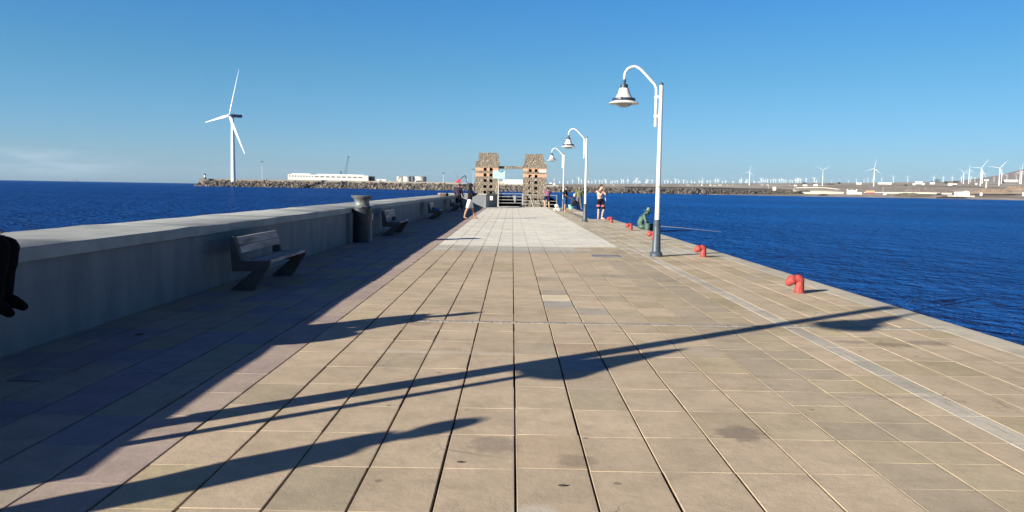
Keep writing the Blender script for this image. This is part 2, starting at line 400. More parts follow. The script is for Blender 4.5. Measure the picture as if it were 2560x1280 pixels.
# the row of little setts across the pier
mb = MB(); rn = random.Random(3); xx = -1.2
gY = gp(1400, 808).y
while xx < 5.0:
    wd = rn.uniform(.05, .09); 
    mb.box(xx, xx+wd, gY-.05+rn.uniform(-.01, .01), gY+.05+rn.uniform(-.01, .01), -0.01, 0.004+rn.uniform(0, .002), (lambda u_: tuple(v*u_ for v in (.36, .33, .28)))(rn.uniform(.8, 1.1))); xx += wd+.006
granite = mat('granite_setts', (1, 1, 1), .9, .12, 60, .002, 90, attr=True)
tag(mb.build('cobble_strip', granite, colattr=True), kind='structure')

# ---- landing steps in the slot of the quay edge
mb = MB()
for i in range(8): mb.box(3.92, 5.2, 42.0+i*.35, 42.35+i*.35, -3.0, -0.25-0.22*i)
mb.box(3.92, 5.2, 44.8, 53.99, -5, -2.0)
tag(mb.build('landing_steps', concrete_side), kind='structure')

# ---- manhole covers
def cover(px, py, w_, l_, label):
    g = gp(px, py); t = empty('manhole_cover', (g.x, g.y, 0.0), label, 'cover')
    MB().box(-w_, w_, -l_, l_, -.01, .006).build('frame', mat('cover_frame', (0.16, 0.16, 0.16), .6), t)
    p = MB(); p.box(-w_*.86, w_*.86, -l_*.86, l_*.86, 0, .010); p.build('plate', mat('cover_plate', (0.24, 0.23, 0.22), .6, .3, 20), t, bevel=.003)
cover(1515, 640, .33, .32, 'dark metal access cover let into the paving left of the nearest lamp')
cover(90, 941, .13, .17, 'small pale square cover in the shaded paving by the wall')

# ------------------------------------------------------------------ parapet wall
render_c = mat('rendered_wall', (0.20, 0.22, 0.235), 0.92, 0.16, 2.6, 0.004, 60, c2=(0.26, 0.27, 0.275), streak=(1, 1, .22), detail=7)
cop_c = mat('wall_coping', (0.33, 0.35, 0.335), 0.9, 0.12, 2.2, 0.005, 45, c2=(0.45, 0.455, 0.42))
W0, W1 = 2.35, 62.0
par = empty('parapet_wall', (-4.5, W0, 0), 'long grey rendered parapet wall with a broad pale top along the left of the pier', 'wall')
def wavy_strip(x0, x1, z0, z1, name, m, step=0.6, amp=.006):
    mb = MB(); rr = random.Random(5); n = int((W1-W0)/step)+1; vs = []
    for i in range(n+1):
        y = min(W0+i*step, W1)-W0; a, b, c, d = [rr.uniform(-amp, amp) for _ in range(4)]
        vs += [(x0+4.5, y, z0), (x1+4.5+a, y, z0), (x1+4.5+b, y, z1-.012+d), (x1+4.5-.014+b, y, z1+c), (x0+4.5+.01, y, z1+c), (x0+4.5, y, z1-.01)]
    fs = []
    for i in range(n):
        for k in range(6): fs.append((i*6+k, i*6+(k+1) % 6, i*6+6+(k+1) % 6, i*6+6+k))
    fs += [tuple(range(5, -1, -1)), tuple(range(n*6, n*6+6))]
    mb.add(vs, fs); o = mb.build(name, m, par, smooth=35); return o
wavy_strip(-5.84, -4.46, -0.03, 0.815, 'wall_body', render_c)
wavy_strip(-5.90, -4.405, 0.815, 0.945, 'coping', cop_c, amp=.008)
MB().box(-.02, .15, 18.75, 19.3, 0, .8145).build('pilaster', render_c, par)
# ------------------------------------------------------------------ cross wall at the end
g0 = atY(1180, 510, 62.3).x; 
cw = empty('cross_wall', (-4.4, 62.3, 0), 'low rendered wall across the pier end left of the stone gateway, half sunlit', 'wall')
MB().prism([(-1.5, 0), (2.33, 0), (3.18, 2.2), (2.95, 2.35), (2.1, .3), (-1.5, .3)], 'z', -.03, 1.0).build('wall_body', render_c, cw)
MB().prism([(-1.5, -.04), (2.36, -.04), (3.23, 2.2), (2.93, 2.4), (2.07, .34), (-1.5, .34)], 'z', 1.0, 1.09).build('coping', cop_c, cw)

# ------------------------------------------------------------------ lamps
def arm_pts():
    P = [(-.115, 3.10), (-.115, 3.95), (-.125, 4.02), (-.16, 4.10), (-.47, 4.42), (-.54, 4.47), (-.63, 4.505), (-.72, 4.49), (-.80, 4.44), (-.85, 4.36), (-.868, 4.25), (-.868, 4.18)]
    return P
K = 4.05/4.13
def make_lamp(loc, label, group='street lamps along the quay edge', rz=0):
    t = empty('street_lamp', loc, label, 'street lamp', group, rz)
    t.scale = (1, 1, K)
    p = MB(); p.lathe([(.058, .86), (.056, 1.2), (.044, 4.08)], n=20); p.build('pole', white_paint, t, 40)
    p = MB(); p.lathe([(.046, 4.08), (.048, 4.10), (.04, 4.125), (.015, 4.14)], n=20); p.build('pole_cap', dark_blue, t, 40)
    b = MB(); b.lathe([(.15, 0), (.152, .03), (.145, .06), (.147, .075), (.13, .10), (.112, .115), (.104, .14), (.086, .70), (.083, .735), (.09, .745), (.09, .765), (.078, .77), (.078, .785), (.088, .79), (.088, .81), (.077, .815), (.077, .83), (.086, .835), (.086, .855), (.075, .86), (.075, .885), (.06, .89)], n=28)
    b.build('base_sleeve', grey_paint, t, 35)
    q = MB(); q.lathe([(.0565, 1.66), (.0575, 1.665), (.0575, 1.685), (.056, 1.69)], n=18); q.build('band', mat('yellow_tape', (.45, .38, .14), .8), t, 40)
    a = MB(); a.tube([(x, 0, z) for x, z in arm_pts()], .032, 14, side=(0, 1, 0)); a.build('arm', white_paint, t, 50)
    for z in (3.35, 3.80):
        c = MB(); c.box(-.09, -.03, -.03, .03, z-.035, z+.035); c.build('clamp', white_paint, t, bevel=.006); c = MB(); c.box(-.16, -.145, -.02, .02, z-.02, z+.02); c.build('clamp_nut', white_paint, t, bevel=.004)
    hx = -.868
    s = MB(); s.lathe([(.036, 4.20), (.036, 4.085), (.085, 4.08), (.09, 4.07), (.09, 4.0), (.10, 3.99)][::-1], hx, 0, 24); s.build('neck_collar', dark_blue, t, 35)
    s = MB(); s.lathe([(.36, 3.628), (.345, 3.645), (.30, 3.665), (.255, 3.69), (.215, 3.755), (.185, 3.79), (.15, 3.855), (.125, 3.92), (.112, 3.99)], hx, 0, 32); s.build('shade', white_paint, t, 50)
    s = MB(); s.lathe([(.264, 3.69), (.268, 3.70), (.268, 3.745), (.262, 3.755), (.22, 3.757)], hx, 0, 32)
    for an in (0.3, 2.4, 4.4): s.box(hx+.27*math.cos(an)-.015, hx+.27*math.cos(an)+.015, .27*math.sin(an)-.015, .27*math.sin(an)+.015, 3.695, 3.77)
    s.build('ring_band', dark_blue, t, 35)
    s = MB(); s.lathe([(.02, 3.545), (.08, 3.55), (.14, 3.575), (.18, 3.605), (.20, 3.63)], hx, 0, 28); s.build('lens', lens_m, t, 60)
    return t
lb = [gp(1640, 641), gp(1462, 555), gp(1407.5, 528)]
lx = [3.42, 3.44, 3.42]
lp = make_lamp((lb[0].x, lb[0].y, 0), 'nearest and tallest-looking white street lamp with a grey flared base by the red bollards')
for g, lab in ((lb[1], 'middle one of the three white street lamps, left of the shirtless man'), (lb[2], 'farthest of the three white street lamps, behind the man in the black shirt')):
    c = copy_tree(lp); c.location = (g.x, g.y, 0); tag(c, lab)
print('lamps', [tuple(round(v, 2) for v in g) for g in lb])

# ------------------------------------------------------------------ benches
wood = mat('weathered_wood', (0.24, 0.20, 0.175), 0.85, .3, 2.2, 0.003, 40, streak=(8, 0.6, 8), c2=(0.58, 0.53, 0.48))
panel = mat('bench_panel', (0.085, 0.08, 0.075), 0.8, .3, 6, 0.001, 60)
def make_bench(y, label):
    t = empty('bench', (-3.80, y, 0), label, 'bench', 'benches along the parapet wall')
    prof = [(-.30, .775), (-.235, .79), (-.125, .42), (.285, .44), (.285, .375), (.05, 0), (-.30, 0), (.03, .285), (-.262, .28)]
    for y0 in (0, 1.97):
        MB().prism(prof, 'y', y0, y0+.075).build('side_panel', panel, t, bevel=.004)
    for (z0, z1) in ((.545, .65), (.66, .775)):
        b = MB(); q = lambda z: -.235+(0.79-z)*.297
        b.prism([(q(z0)-.012, z0), (q(z0)+.028, z0), (q(z1)+.028, z1), (q(z1)-.012, z1)], 'y', .078, 1.967); b.build('backrest', wood, t, bevel=.004)
    for (x0, x1) in ((-.12, .005), (.012, .145), (.152, .29)):
        MB().box(x0, x1, .078, 1.967, .395+.02*(x0+.12)/.4, .437+.02*(x0+.12)/.4).build('seat_slat', wood, t, bevel=.004)
    return t
make_bench(11.35, 'wooden bench nearest the viewer, before the litter bin')
bl = ['wooden bench just past the big litter bin, second along the wall', 'wooden bench with a blue cloth lying on its seat, third along the wall', 'farthest wooden bench, behind the man in white shorts']
b0 = bpy.data.objects['bench']
for yy, lab in zip((24.6, 38.0, 51.4), bl): c = copy_tree(b0); c.location.y = yy; tag(c, lab)
# cloths on the benches
def cloth(px, loc, w_, l_, c, label, cat='cloth'):
    mb = MB(); rr = random.Random(px); n = 9; vs = []; fs = []
    for i in range(n):
        for j in range(n):
            r_ = 1-.25*rr.random(); u = (i/(n-1)-.5)*2; v = (j/(n-1)-.5)*2
            vs.append((u*w_*r_, v*l_*r_, .015+.085*rr.random()*(1-max(abs(u), abs(v))**2)))
    m = n*n
    for (x_, y_, z_) in list(vs): vs.append((x_, y_, z_-.012))
    for i in range(n-1):
        for j in range(n-1):
            a = i*n+j; fs.append((a, a+n, a+n+1, a+1)); fs.append((m+a, m+a+1, m+a+n+1, m+a+n))
    mb.add(vs, fs); o = mb.build('folded_cloth', mat('cloth_%s' % cat, c, .9, .5, 12), None, 180); o.location = loc; tag(o, label, cat)
cloth(1, (-3.72, 38.5, .455), .18, .45, (0.06, 0.16, 0.55), 'crumpled blue and white cloth on the third bench seat')
cloth(2, (-3.70, 51.9, .455), .17, .35, (0.30, 0.34, 0.40), 'pale folded towel on the farthest bench seat', 'towel')

# ------------------------------------------------------------------ litter bins
bin_m = mat('bin_galvanised', (0.04, 0.045, 0.05), 0.45, .35, 5, 0.001, 30, metal=0.3)
bin_lid = mat('bin_lid', (0.14, 0.15, 0.15), 0.5, .35, 9, 0.002, 25, metal=.2)
g = gp(905, 605)
t = empty('litter_bin', (g.x, g.y, 0), 'large dark metal litter bin with flared grey top standing against the wall', 'litter bin')
b = MB(); b.lathe([(.275, 0), (.275, .05), (.268, .06), (.268, .90), (.275, .91), (.275, .95), (.26, .975)], n=32); b.build('body', bin_m, t, 40)
b = MB(); b.lathe([(.262, .975), (.225, 1.0), (.205, 1.04), (.2, 1.10), (.205, 1.15), (.235, 1.20), (.29, 1.255), (.295, 1.27), (.285, 1.285), (.23, 1.275), (.19, 1.22), (.15, 1.20), (.02, 1.195)], n=32); b.build('flared_top', bin_lid, t, 50)
b = MB()
for k in range(9):
    a0 = -2.35+k*.16; a1 = a0+.16
    vs = [(.279*math.cos(q), .279*math.sin(q), z) for q in (a0, a1) for z in (.10, .96)]
    b.add([vs[0], vs[2], vs[3], vs[1]]+[(x_*.96, y_*.96, z_) for x_, y_, z_ in (vs[0], vs[2], vs[3], vs[1])], [(0, 1, 2, 3), (7, 6, 5, 4), (0, 4, 5, 1), (1, 5, 6, 2), (2, 6, 7, 3), (3, 7, 4, 0)])
b.build('door', bin_m, t)
b = MB(); b.box(.262, .30, -.03, .03, .62, .80); b.build('sticker_plate', white_paint, t, bevel=.004)
b = MB(); b.box(-.05, .05, -.30, -.27, .95, .99); b.build('latch', bin_lid, t, bevel=.004)

g = atY(1228, 490, 61.9)
t = empty('litter_bin', (g.x, 62.0, .0), 'dark hooded litter bin with a white notice on the cross wall by the gateway', 'litter bin')
b = MB(); b.box(-.30, .26, -.06, .28, .62, 1.12); b.build('body', bin_m, t, bevel=.02)
b = MB(); b.prism([(-.32, 1.12), (-.32, 1.24), (-.25, 1.33), (-.05, 1.36), (.18, 1.34), (.28, 1.25), (.30, 1.12), (.22, 1.12), (.2, 1.22), (.1, 1.27), (-.15, 1.27), (-.24, 1.2), (-.24, 1.12)], 'y', -.06, .28); b.build('hood', bin_m, t)
b = MB(); b.box(-.10, .12, -.075, -.062, .60, .92); b.build('notice', white_paint, t)

# ------------------------------------------------------------------ bollards
red = mat('red_paint', (0.34, 0.040, 0.034), 0.6, .35, 14, 0.012, 26, c2=(0.50, 0.075, 0.062))
def make_bollard(x, y, label, rz=0):
    t = empty('mooring_bollard', (x, y, 0), label, 'mooring bollard', 'red hooked bollards on the quay edge', rz)
    s = MB(); s.cap((0, 0, .0), (-.003, 0, .2), .075, .07); s.cap((0, 0, .205), (-.03, 0, .225), .072, .07); s.cap((-.02, 0, .225), (-.125, 0, .20), .068, .062)
    s.cap((-.125, 0, .205), (-.16, 0, .175), .080, .068)
    o = remeshed(s, .008, 'post', red, t, 3)
    p = MB(); p.lathe([(.10, .0), (.10, .006), (.085, .012), (.06, .012)], n=20); p.build('foot', mat('rusty_foot', (.28, .14, .09), .9, .3, 20), t, 40)
    return t
def remeshed(mb, vox, name, m, parent=None, smooth=4, cut=None):
    o = mb.build('tmp', None)
    r = o.modifiers.new('r', 'REMESH'); r.mode = 'VOXEL'; r.voxel_size = vox
    s = o.modifiers.new('s', 'SMOOTH'); s.iterations = smooth; s.factor = .5
    dg = bpy.context.evaluated_depsgraph_get(); dg.update()
    me = bpy.data.meshes.new_from_object(o.evaluated_get(dg), depsgraph=dg)
    old = o.data; bpy.data.objects.remove(o); bpy.data.meshes.remove(old)
    me.name = name
    if cut:
        bm = bmesh.new(); bm.from_mesh(me)
        for (co, no) in cut:
            r_ = bmesh.ops.bisect_plane(bm, geom=bm.verts[:]+bm.edges[:]+bm.faces[:], plane_co=co, plane_no=no, clear_outer=True)
        bm.to_mesh(me); bm.free()
    me.materials.clear(); me.materials.append(m); me.shade_smooth()
    n = bpy.data.objects.new(name, me); col.objects.link(n)
    if parent: n.parent = parent
    return n
bxy = [gp(1998, 733), gp(1758, 643)]
bd = make_bollard(bxy[0].x, bxy[0].y, 'nearest red hooked bollard, right of the lamp shadow edge, by the water')
labs = ['second nearest red bollard, to the right of the nearest lamp base', 'red bollard mostly hidden behind the nearest lamp base', 'red bollard left of the bronze seated fisherman', 'farthest red bollard, at the feet of the shirtless man']
for (x_, y_, rz), lab in zip(((bxy[1].x, bxy[1].y, .1), (4.47, 24.6, -.1), (gp(1577, 576).x, gp(1577, 576).y, .05), (gp(1528, 557).x, gp(1528, 557).y, 0)), labs):
    c = copy_tree(bd); c.location = (x_, y_, 0); c.rotation_euler[2] = rz; tag(c, lab)

# ------------------------------------------------------------------ stone gateway
def stone_mat(name, c, cm_):
    m = bpy.data.materials.new(name); m.use_nodes = True; T = m.node_tree; B = T.nodes['Principled BSDF']
    t = T.nodes.new('ShaderNodeTexCoord'); V = t.outputs['Object']
    wn = T.nodes.new('ShaderNodeTexNoise'); wn.inputs['Scale'].default_value = 6; T.links.new(V, wn.inputs['Vector'])
    vv = nmix(T, 0.12, V, wn.outputs[1], 'ADD')
    vo = T.nodes.new('ShaderNodeTexVoronoi'); vo.feature = 'DISTANCE_TO_EDGE'; vo.inputs['Scale'].default_value = 5.6; T.links.new(vv, vo.inputs['Vector'])
    v2 = T.nodes.new('ShaderNodeTexVoronoi'); v2.inputs['Scale'].default_value = 5.6; T.links.new(vv, v2.inputs['Vector'])
    sv = T.nodes.new('ShaderNodeSeparateColor'); T.links.new(v2.outputs['Color'], sv.inputs[0])
    cc = nramp(T, sv.outputs[0], [(0.0, tuple(x*.72 for x in c)), (0.5, c), (1.0, tuple(min(1, x*1.3) for x in c))])
    cc = nmix(T, nramp(T, vo.outputs['Distance'], [(0.02, 1.0), (0.10, 0.0)]), cc, cm_)
    cc = nmix(T, 1.0, cc, nramp(T, nnoise(T, V, 1.5, 5), [(0.3, .8), (.7, 1.15)]), 'MULTIPLY')
    T.links.new(cc, B.inputs['Base Color']); B.inputs['Roughness'].default_value = .95
    b = T.nodes.new('ShaderNodeBump'); b.inputs['Distance'].default_value = .05; T.links.new(nramp(T, vo.outputs['Distance'], [(0, 0.0), (.22, 1.0)]), b.inputs['Height']); T.links.new(b.outputs[0], B.inputs['Normal'])
    return m
rub = stone_mat('rubble_stone', (0.30, 0.245, 0.185), (0.215, 0.18, 0.14))
orange = mat('orange_band', (0.58, 0.32, 0.20), .85, .15, 3)
dark_in = mat('dark_recess', (0.012, 0.01, 0.01), 1)  # near-black for the painted shade in the pillar openings, also the wheel hubs
plaster = mat('pale_plaster', (0.42, 0.38, 0.32), .9, .2, 6)
YG = 66.6; PX = (YG/1960)/8        # metres per zoomed pixel
BX, BZ = 1170, 370
def zx(u): return atY(BX+u/8, 480, YG).x
def zz(v): return atY(1280, BZ+v/8+(-1)*0, YG).z
def pillar(x0, x1, cut_top, holes_x, rows, label, cap_poly, fill):
    t = empty('stone_pillar', ((zx(x0)+zx(x1))/2, YG, 0), label, 'pillar'); cx = t.location.x
    X = lambda u: zx(u)-cx
    ztop = zz(cut_top)
    body = MB(); band = {0: MB(), 1: MB()}; bands = [(405, 462), (515, 577)]
    dpt = 1.1
    zs = sorted({0.0, ztop} | {zz(v) for r in rows for v in r} | {zz(v) for b_ in bands for v in b_})
    xs = sorted({X(x0), X(x1)} | {X(u) for h in holes_x for u in h})
    zs = [zs[i] for i in range(len(zs)) if i == 0 or zs[i]-zs[i-1] > .012]
    for i in range(len(xs)-1):
        for j in range(len(zs)-1):
            xc = (xs[i]+xs[i+1])/2; zc = (zs[j]+zs[j+1])/2
            hole = any(X(h[0]) < xc < X(h[1]) for h in holes_x) and any(zz(r[1]) < zc < zz(r[0]) for r in rows)
            if hole: continue
            inb = [k for k, b_ in enumerate(bands) if zz(b_[1]) < zc < zz(b_[0])]
            (band[inb[0]] if inb else body).box(xs[i], xs[i+1], 0, dpt, zs[j], zs[j+1])
    body.build('pillar_body', rub, t)
    for k in band: band[k].build('orange_band', orange, t)
    body2 = MB(); body2.box(X(x0)+.02, X(x1)-.02, dpt+.002, dpt+.1, 0, ztop-.01); body2.build('back_lining', dark_in, t)  # near-black panel closing the openings, shade put into its colour
    # near-black sheets that paint the shade inside the openings
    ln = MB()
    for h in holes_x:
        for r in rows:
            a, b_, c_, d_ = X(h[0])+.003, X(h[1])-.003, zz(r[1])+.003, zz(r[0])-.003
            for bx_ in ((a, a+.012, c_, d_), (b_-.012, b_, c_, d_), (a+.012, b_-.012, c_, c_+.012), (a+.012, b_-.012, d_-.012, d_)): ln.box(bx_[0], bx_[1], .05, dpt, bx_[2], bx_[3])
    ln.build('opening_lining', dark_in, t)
    cp = MB(); cp.prism([(X(u), zz(v)) for u, v in cap_poly], 'y', .06, dpt-.06); cp.build('pillar_top', rub, t)
    return t, X
rowsL = [(403, 460), (518, 575), (633, 690), (750, 808), (865, 920), (980, 1037)]
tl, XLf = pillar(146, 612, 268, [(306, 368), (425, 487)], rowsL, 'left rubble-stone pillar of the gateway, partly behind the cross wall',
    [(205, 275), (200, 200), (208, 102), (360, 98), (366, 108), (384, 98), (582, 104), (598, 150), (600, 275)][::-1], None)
rowsR = [(415, 475), (530, 590), (652, 710), (768, 828), (885, 915), (1000, 1040)]
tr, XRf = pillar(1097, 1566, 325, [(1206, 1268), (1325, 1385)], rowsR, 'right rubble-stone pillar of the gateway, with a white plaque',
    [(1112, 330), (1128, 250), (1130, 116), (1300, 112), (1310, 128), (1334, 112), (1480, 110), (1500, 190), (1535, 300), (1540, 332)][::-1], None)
f = MB()
for r in ((652, 710), (768, 828)): f.box(XRf(1207), XRf(1267), .12, .5, zz(r[1])+.004, zz(r[0])-.004)
f.build('plaster_infill', plaster, tr)
f = MB(); f.prism([(XRf(1230), zz(588)), (XRf(1266), zz(588)), (XRf(1266), zz(545))], 'y', .1, .2); f.prism([(XRf(1209), zz(473)), (XRf(1240), zz(473)), (XRf(1225), zz(440)), (XRf(1209), zz(425))], 'y', .1, .2); f.build('broken_infill', plaster, tr)
f = MB(); f.box(XRf(1415), XRf(1558), -.03, .0, zz(480), zz(427)); pl = f.build('plaque', mat('plaque_white', (.72, .70, .64), .6, .04, 3), tr)
f = MB(); rr = random.Random(2); u = 1432
while u < 1535: wd = rr.uniform(4, 11); f.box(XRf(u), XRf(min(u+wd, 1540)), -.034, -.031, zz(461), zz(452-rr.uniform(0, 3))); u += wd+3
f.build('plaque_lettering', mat('plaque_grey', (.30, .29, .28), .8), pl)
# beam
t = empty('stone_beam', (0, YG, 0), 'thin stone-clad lintel beam spanning between the two pillars', 'beam')
f = MB(); f.box(zx(613), zx(1096), .35, .75, zz(412), zz(364)); f.build('beam_body', rub, t)
# notice board
t = empty('notice_board', (zx(607), YG-.55, 0), 'pale blue notice board on a white post before the left pillar', 'sign')
f = MB(); f.box(-.026, .026, -.026, .026, 0, zz(610)+.3); f.build('post', white_paint, t)
f = MB(); x_c = zx(607); f.box(zx(497)-x_c, zx(735)-x_c, -.055, -.03, zz(612)-.02, zz(456)-.02); f.build('board', mat('board_blue', (0.42, 0.66, 0.70), .5, .06, 2), t, bevel=.005)
f = MB(); f.tube([(zx(u)-x_c, -.07, zz(v)) for u, v in ((604, 380), (610, 440), (622, 478), (648, 488), (672, 478), (690, 462))], [.012, .02, .03, .035, .03, .02], 8); f.tube([(zx(u)-x_c, -.07, zz(v)) for u, v in ((672, 470), (700, 474), (712, 480))], .018, 6); f.build('hook', mat('hook_dark', (.03, .05, .07), .6), t)
rr = random.Random(4); bt = mat('board_text', (0.33, 0.56, 0.62), .6)
for k in range(7):
    vv = 502+k*13; u = rr.uniform(515, 540)
    f = MB(); f.box(zx(u)-x_c, zx(rr.uniform(600, 715))-x_c, -.0575, -.056, zz(vv+3)-.02, zz(vv)-.02); f.build('text_line', bt, t)
# railings
rail_m = mat('rail_grey', (0.36, 0.37, 0.36), .5, .15, 5, metal=.2)
t = empty('gate_railing', (0, YG-.35, 0), 'grey tubular barrier of horizontal rails between the two pillars', 'railing')
f = MB(); f.box(zx(1080), zx(1094), -.03, .03, 0, zz(905)); f.build('post', rail_m, t)
for v in (917, 975, 1038, 1100, 1172):
    f = MB(); f.tube([(zx(622), 0, zz(v)), (zx(1080), 0, zz(v)+.01)], .03, 8); f.build('rail', rail_m, t)
f = MB(); f.prism([(zx(892), zz(950)), (zx(960), zz(950)), (zx(958), zz(1000)), (zx(948), zz(1092)), (zx(935), zz(1092))][::-1], 'y', -.06, -.035); f.build('bracket_plate', rail_m, t)
t = empty('quay_railing', (0, YG-.6, 0), 'grey rail fence with a leaning strut, running right of the gateway to the far lamp', 'railing')
for v in (930, 1045, 1110, 1172):
    f = MB(); f.tube([(zx(1100), 0, zz(v)), (zx(1770 if v != 1172 else 1660), 0, zz(v)-.02)], .026, 8); f.build('rail', rail_m, t)
f = MB(); f.tube([(zx(1232), -.05, zz(925)), (zx(1312), -.05, 0.0)], .045, 8); f.build('strut', rail_m, t)
for u in (1100, 1560, 1768): f = MB(); f.box(zx(u)-.025, zx(u)+.025, -.025, .025, 0, zz(925)); f.build('post', rail_m, t)
# near-black rocks filling the gap behind the barrier
darkr = mat('dark_wet_rock', (0.006, 0.006, 0.008), 1, .4, 2, .03, 5, spec=.05)
mb = MB(); rr = random.Random(9)
for k in range(330):
    r_ = rr.uniform(.35, .8); p = Vector((rr.uniform(-2.6, 3.6), rr.uniform(68.3, 74), 0)); p.z = rr.uniform(-2.5, .62)
    M3 = Matrix.Rotation(rr.uniform(0, 6), 3, Vector((rr.random(), rr.random(), rr.random())).normalized())
    o_ = len(mb.v); mb.ell(p, (r_, r_*rr.uniform(.6, 1), r_*rr.uniform(.5, .9)), 7, 4, M3)
tag(mb.build('dark_rocks', darkr), 'jumble of near-black rocks piled behind the barrier at the pier end', 'rocks', kind='stuff')
# ================================================================== FAR SIDE OF THE WATER
conc = mat('breakwater_concrete', (0.27, 0.245, 0.21), .95, .12, .05, attr=False)
rockm = mat('armour_rock', (.6, .58, .56), .95, .25, .25, .25, .6, attr=True)
# breakwater: px, distance, crest screen y
BW = [(497, 1150, 446.5), (560, 1145, 447.2), (780, 1120, 450), (1120, 1060, 455.5), (1400, 1010, 463.0), (1560, 1050, 466.2), (1760, 1150, 468), (1990, 1300, 473.5)]
def bwi(px, k):
    for a, b in zip(BW, BW[1:]):
        if px <= b[0]: t_ = (px-a[0])/(b[0]-a[0]); return a[k]+(b[k]-a[k])*t_
    return BW[-1][k]
mb = MB(); vs = []; pr = list(range(497, 1992, 15)); 
for px in pr:
    D = bwi(px, 1); p = far(px, bwi(px, 2), D); r_ = Vector((p.x, p.y, 0)).normalized()
    for dd, z in ((-12, WZ-3), (-2, p.z-5.6), (0, p.z-2.4), (0, p.z), (7, p.z), (7, p.z-2.5), (60, p.z-2.8), (70, WZ-2)):
        q = Vector((p.x, p.y, 0))+r_*dd; vs.append((q.x, q.y, z))
n = 8; fs = []
for i in range(len(pr)-1):
    for k in range(n-1): fs.append((i*n+k, i*n+n+k, i*n+n+k+1, i*n+k+1))
fs += [tuple(range(n)), tuple(range(len(vs)-1, len(vs)-n-1, -1))]
mb.add(vs, fs); o = mb.build('breakwater', conc, None)
tag(o, 'long concrete-topped harbour breakwater across the water behind the gateway', 'breakwater')
mb = MB(); rr = random.Random(21)
def block(p, s, c):
    M3 = Matrix.Rotation(rr.uniform(0, 6.28), 3, Vector((rr.gauss(0, 1), rr.gauss(0, 1), rr.gauss(0, 1))).normalized())
    sx, sy, sz = s*rr.uniform(.6, 1.15), s*rr.uniform(.5, .9), s*rr.uniform(.5, .9); t_ = rr.uniform(.5, .9)
    vs = [M3 @ Vector((a*sx*(t_ if cc > 0 else 1), b*sy*(t_ if cc > 0 else 1), cc*sz)) for cc in (-.5, .5) for a, b in ((-.5, -.5), (.5, -.5), (.5, .5), (-.5, .5))]
    mb.add([p+v for v in vs], [(0, 3, 2, 1), (4, 5, 6, 7), (0, 1, 5, 4), (1, 2, 6, 5), (2, 3, 7, 6), (3, 0, 4, 7)], c)
px = 488.0
while px < 1992:
    D = bwi(max(px, 497), 1); top = far(px, bwi(max(px, 497), 2), D); hgt = top.z-3.7-WZ
    small = px > 1780
    if px < 515: hgt *= max(.25, (px-484)/31)
    r_ = Vector((top.x, top.y, 0)).normalized()
    rows = 6
    for k in range(rows):
        f_ = (k+rr.uniform(-.3, .3))/(rows-1)
        q = Vector((top.x, top.y, 0))+r_*(-15+13*f_+rr.uniform(-1.5, 1.5)); q.z = WZ-.3+hgt*max(0, f_)**0.9
        q += Vector((rr.uniform(-2, 2), 0, 0))
        v = rr.uniform(.6, 1.35); 
        c = tuple(v*x for x in rr.choice([(.24, .20, .165), (.17, .155, .145), (.27, .22, .175), (.22, .21, .20), (.10, .09, .085)]))
        block(q, rr.uniform(2.8, 5.4)*(.6 if small else 1), c)
    px += 3.1 if not small else 1.9
tag(mb.build('armour_rocks', rockm, colattr=True), 'tumbled grey-brown armour blocks piled along the foot of the breakwater', 'rocks', kind='stuff')

# ---- terrain across the bay
def eprof(az_px, D):
    t_ = (az_px-1350)/(2560-1350)
    t_ = min(max(t_, -.2), 1.3)
    A = [(1150, -7.5), (1250, -7), (1330, -4), (1420, -2), (1600, 1), (1900, 4), (3000, 9.5), (5000, 11.5), (9000, 12.5), (14000, 12.5)]
    Bf = [(1060, -8), (1110, -5.5), (1180, -3), (1300, 2), (1420, 6), (1700, 17), (1900, 23), (3000, 27), (5000, 31), (9000, 33), (14000, 33)]
    def ip(T_):
        if D <= T_[0][0]: return T_[0][1]
        for a, b in zip(T_, T_[1:]):
            if D <= b[0]: return a[1]+(b[1]-a[1])*(D-a[0])/(b[0]-a[0])
        return T_[-1][1]
    s = min(max(t_, 0), 1)
    return ip(A)*(1-s)+ip(Bf)*s
def terr_z(az_px, D):
    e = eprof(az_px, D); z = CH+e*D/F
    p = far(az_px, 470, D)
    if D > 1300 and D < 9500: z += 2.2*noise.noise(Vector((p.x/160, p.y/160, 3)))+.8*noise.noise(Vector((p.x/45, p.y/45, 5)))
    if D < 1300: z += 1.0*noise.noise(Vector((p.x/30, p.y/30, 5)))
    return z
pxs = list(range(1290, 2760, 5))+list(range(2760, 4200, 20)); Ds = []
d_ = 1060.0
while d_ < 14000: Ds.append(d_); d_ *= 1.017
vs = []; fs = []
for px in pxs:
    for D in Ds:
        p = far(px, 470, D); vs.append((p.x, p.y, terr_z(px, D)))
m_ = len(Ds)
for i in range(len(pxs)-1):
    for j in range(m_-1): a = i*m_+j; fs.append((a, a+m_, a+m_+1, a+1))
def land_mat():
    m = bpy.data.materials.new('dry_land'); m.use_nodes = True; T = m.node_tree; B = T.nodes['Principled BSDF']
    t = T.nodes.new('ShaderNodeTexCoord'); q = T.nodes.new('ShaderNodeMapping'); q.inputs['Scale'].default_value = (1, .35, 1); T.links.new(t.outputs['Object'], q.inputs[0])
    a = nnoise(T, q.outputs[0], .006, 6, .7); b = nnoise(T, q.outputs[0], .03, 5, .7)
    c = nramp(T, a, [(.32, (.21, .175, .145)), (.45, (.31, .265, .22)), (.55, (.40, .355, .30)), (.68, (.52, .47, .40))])
    c = nmix(T, 1.0, c, nramp(T, b, [(.3, .65), (.7, 1.25)]), 'MULTIPLY')
    T.links.new(c, B.inputs['Base Color']); B.inputs['Roughness'].default_value = 1; B.inputs['Specular IOR Level'].default_value = .1
    return m
mb = MB(); mb.add(vs, fs); tag(mb.build('coastal_plain', land_mat(), None, 180), kind='structure')
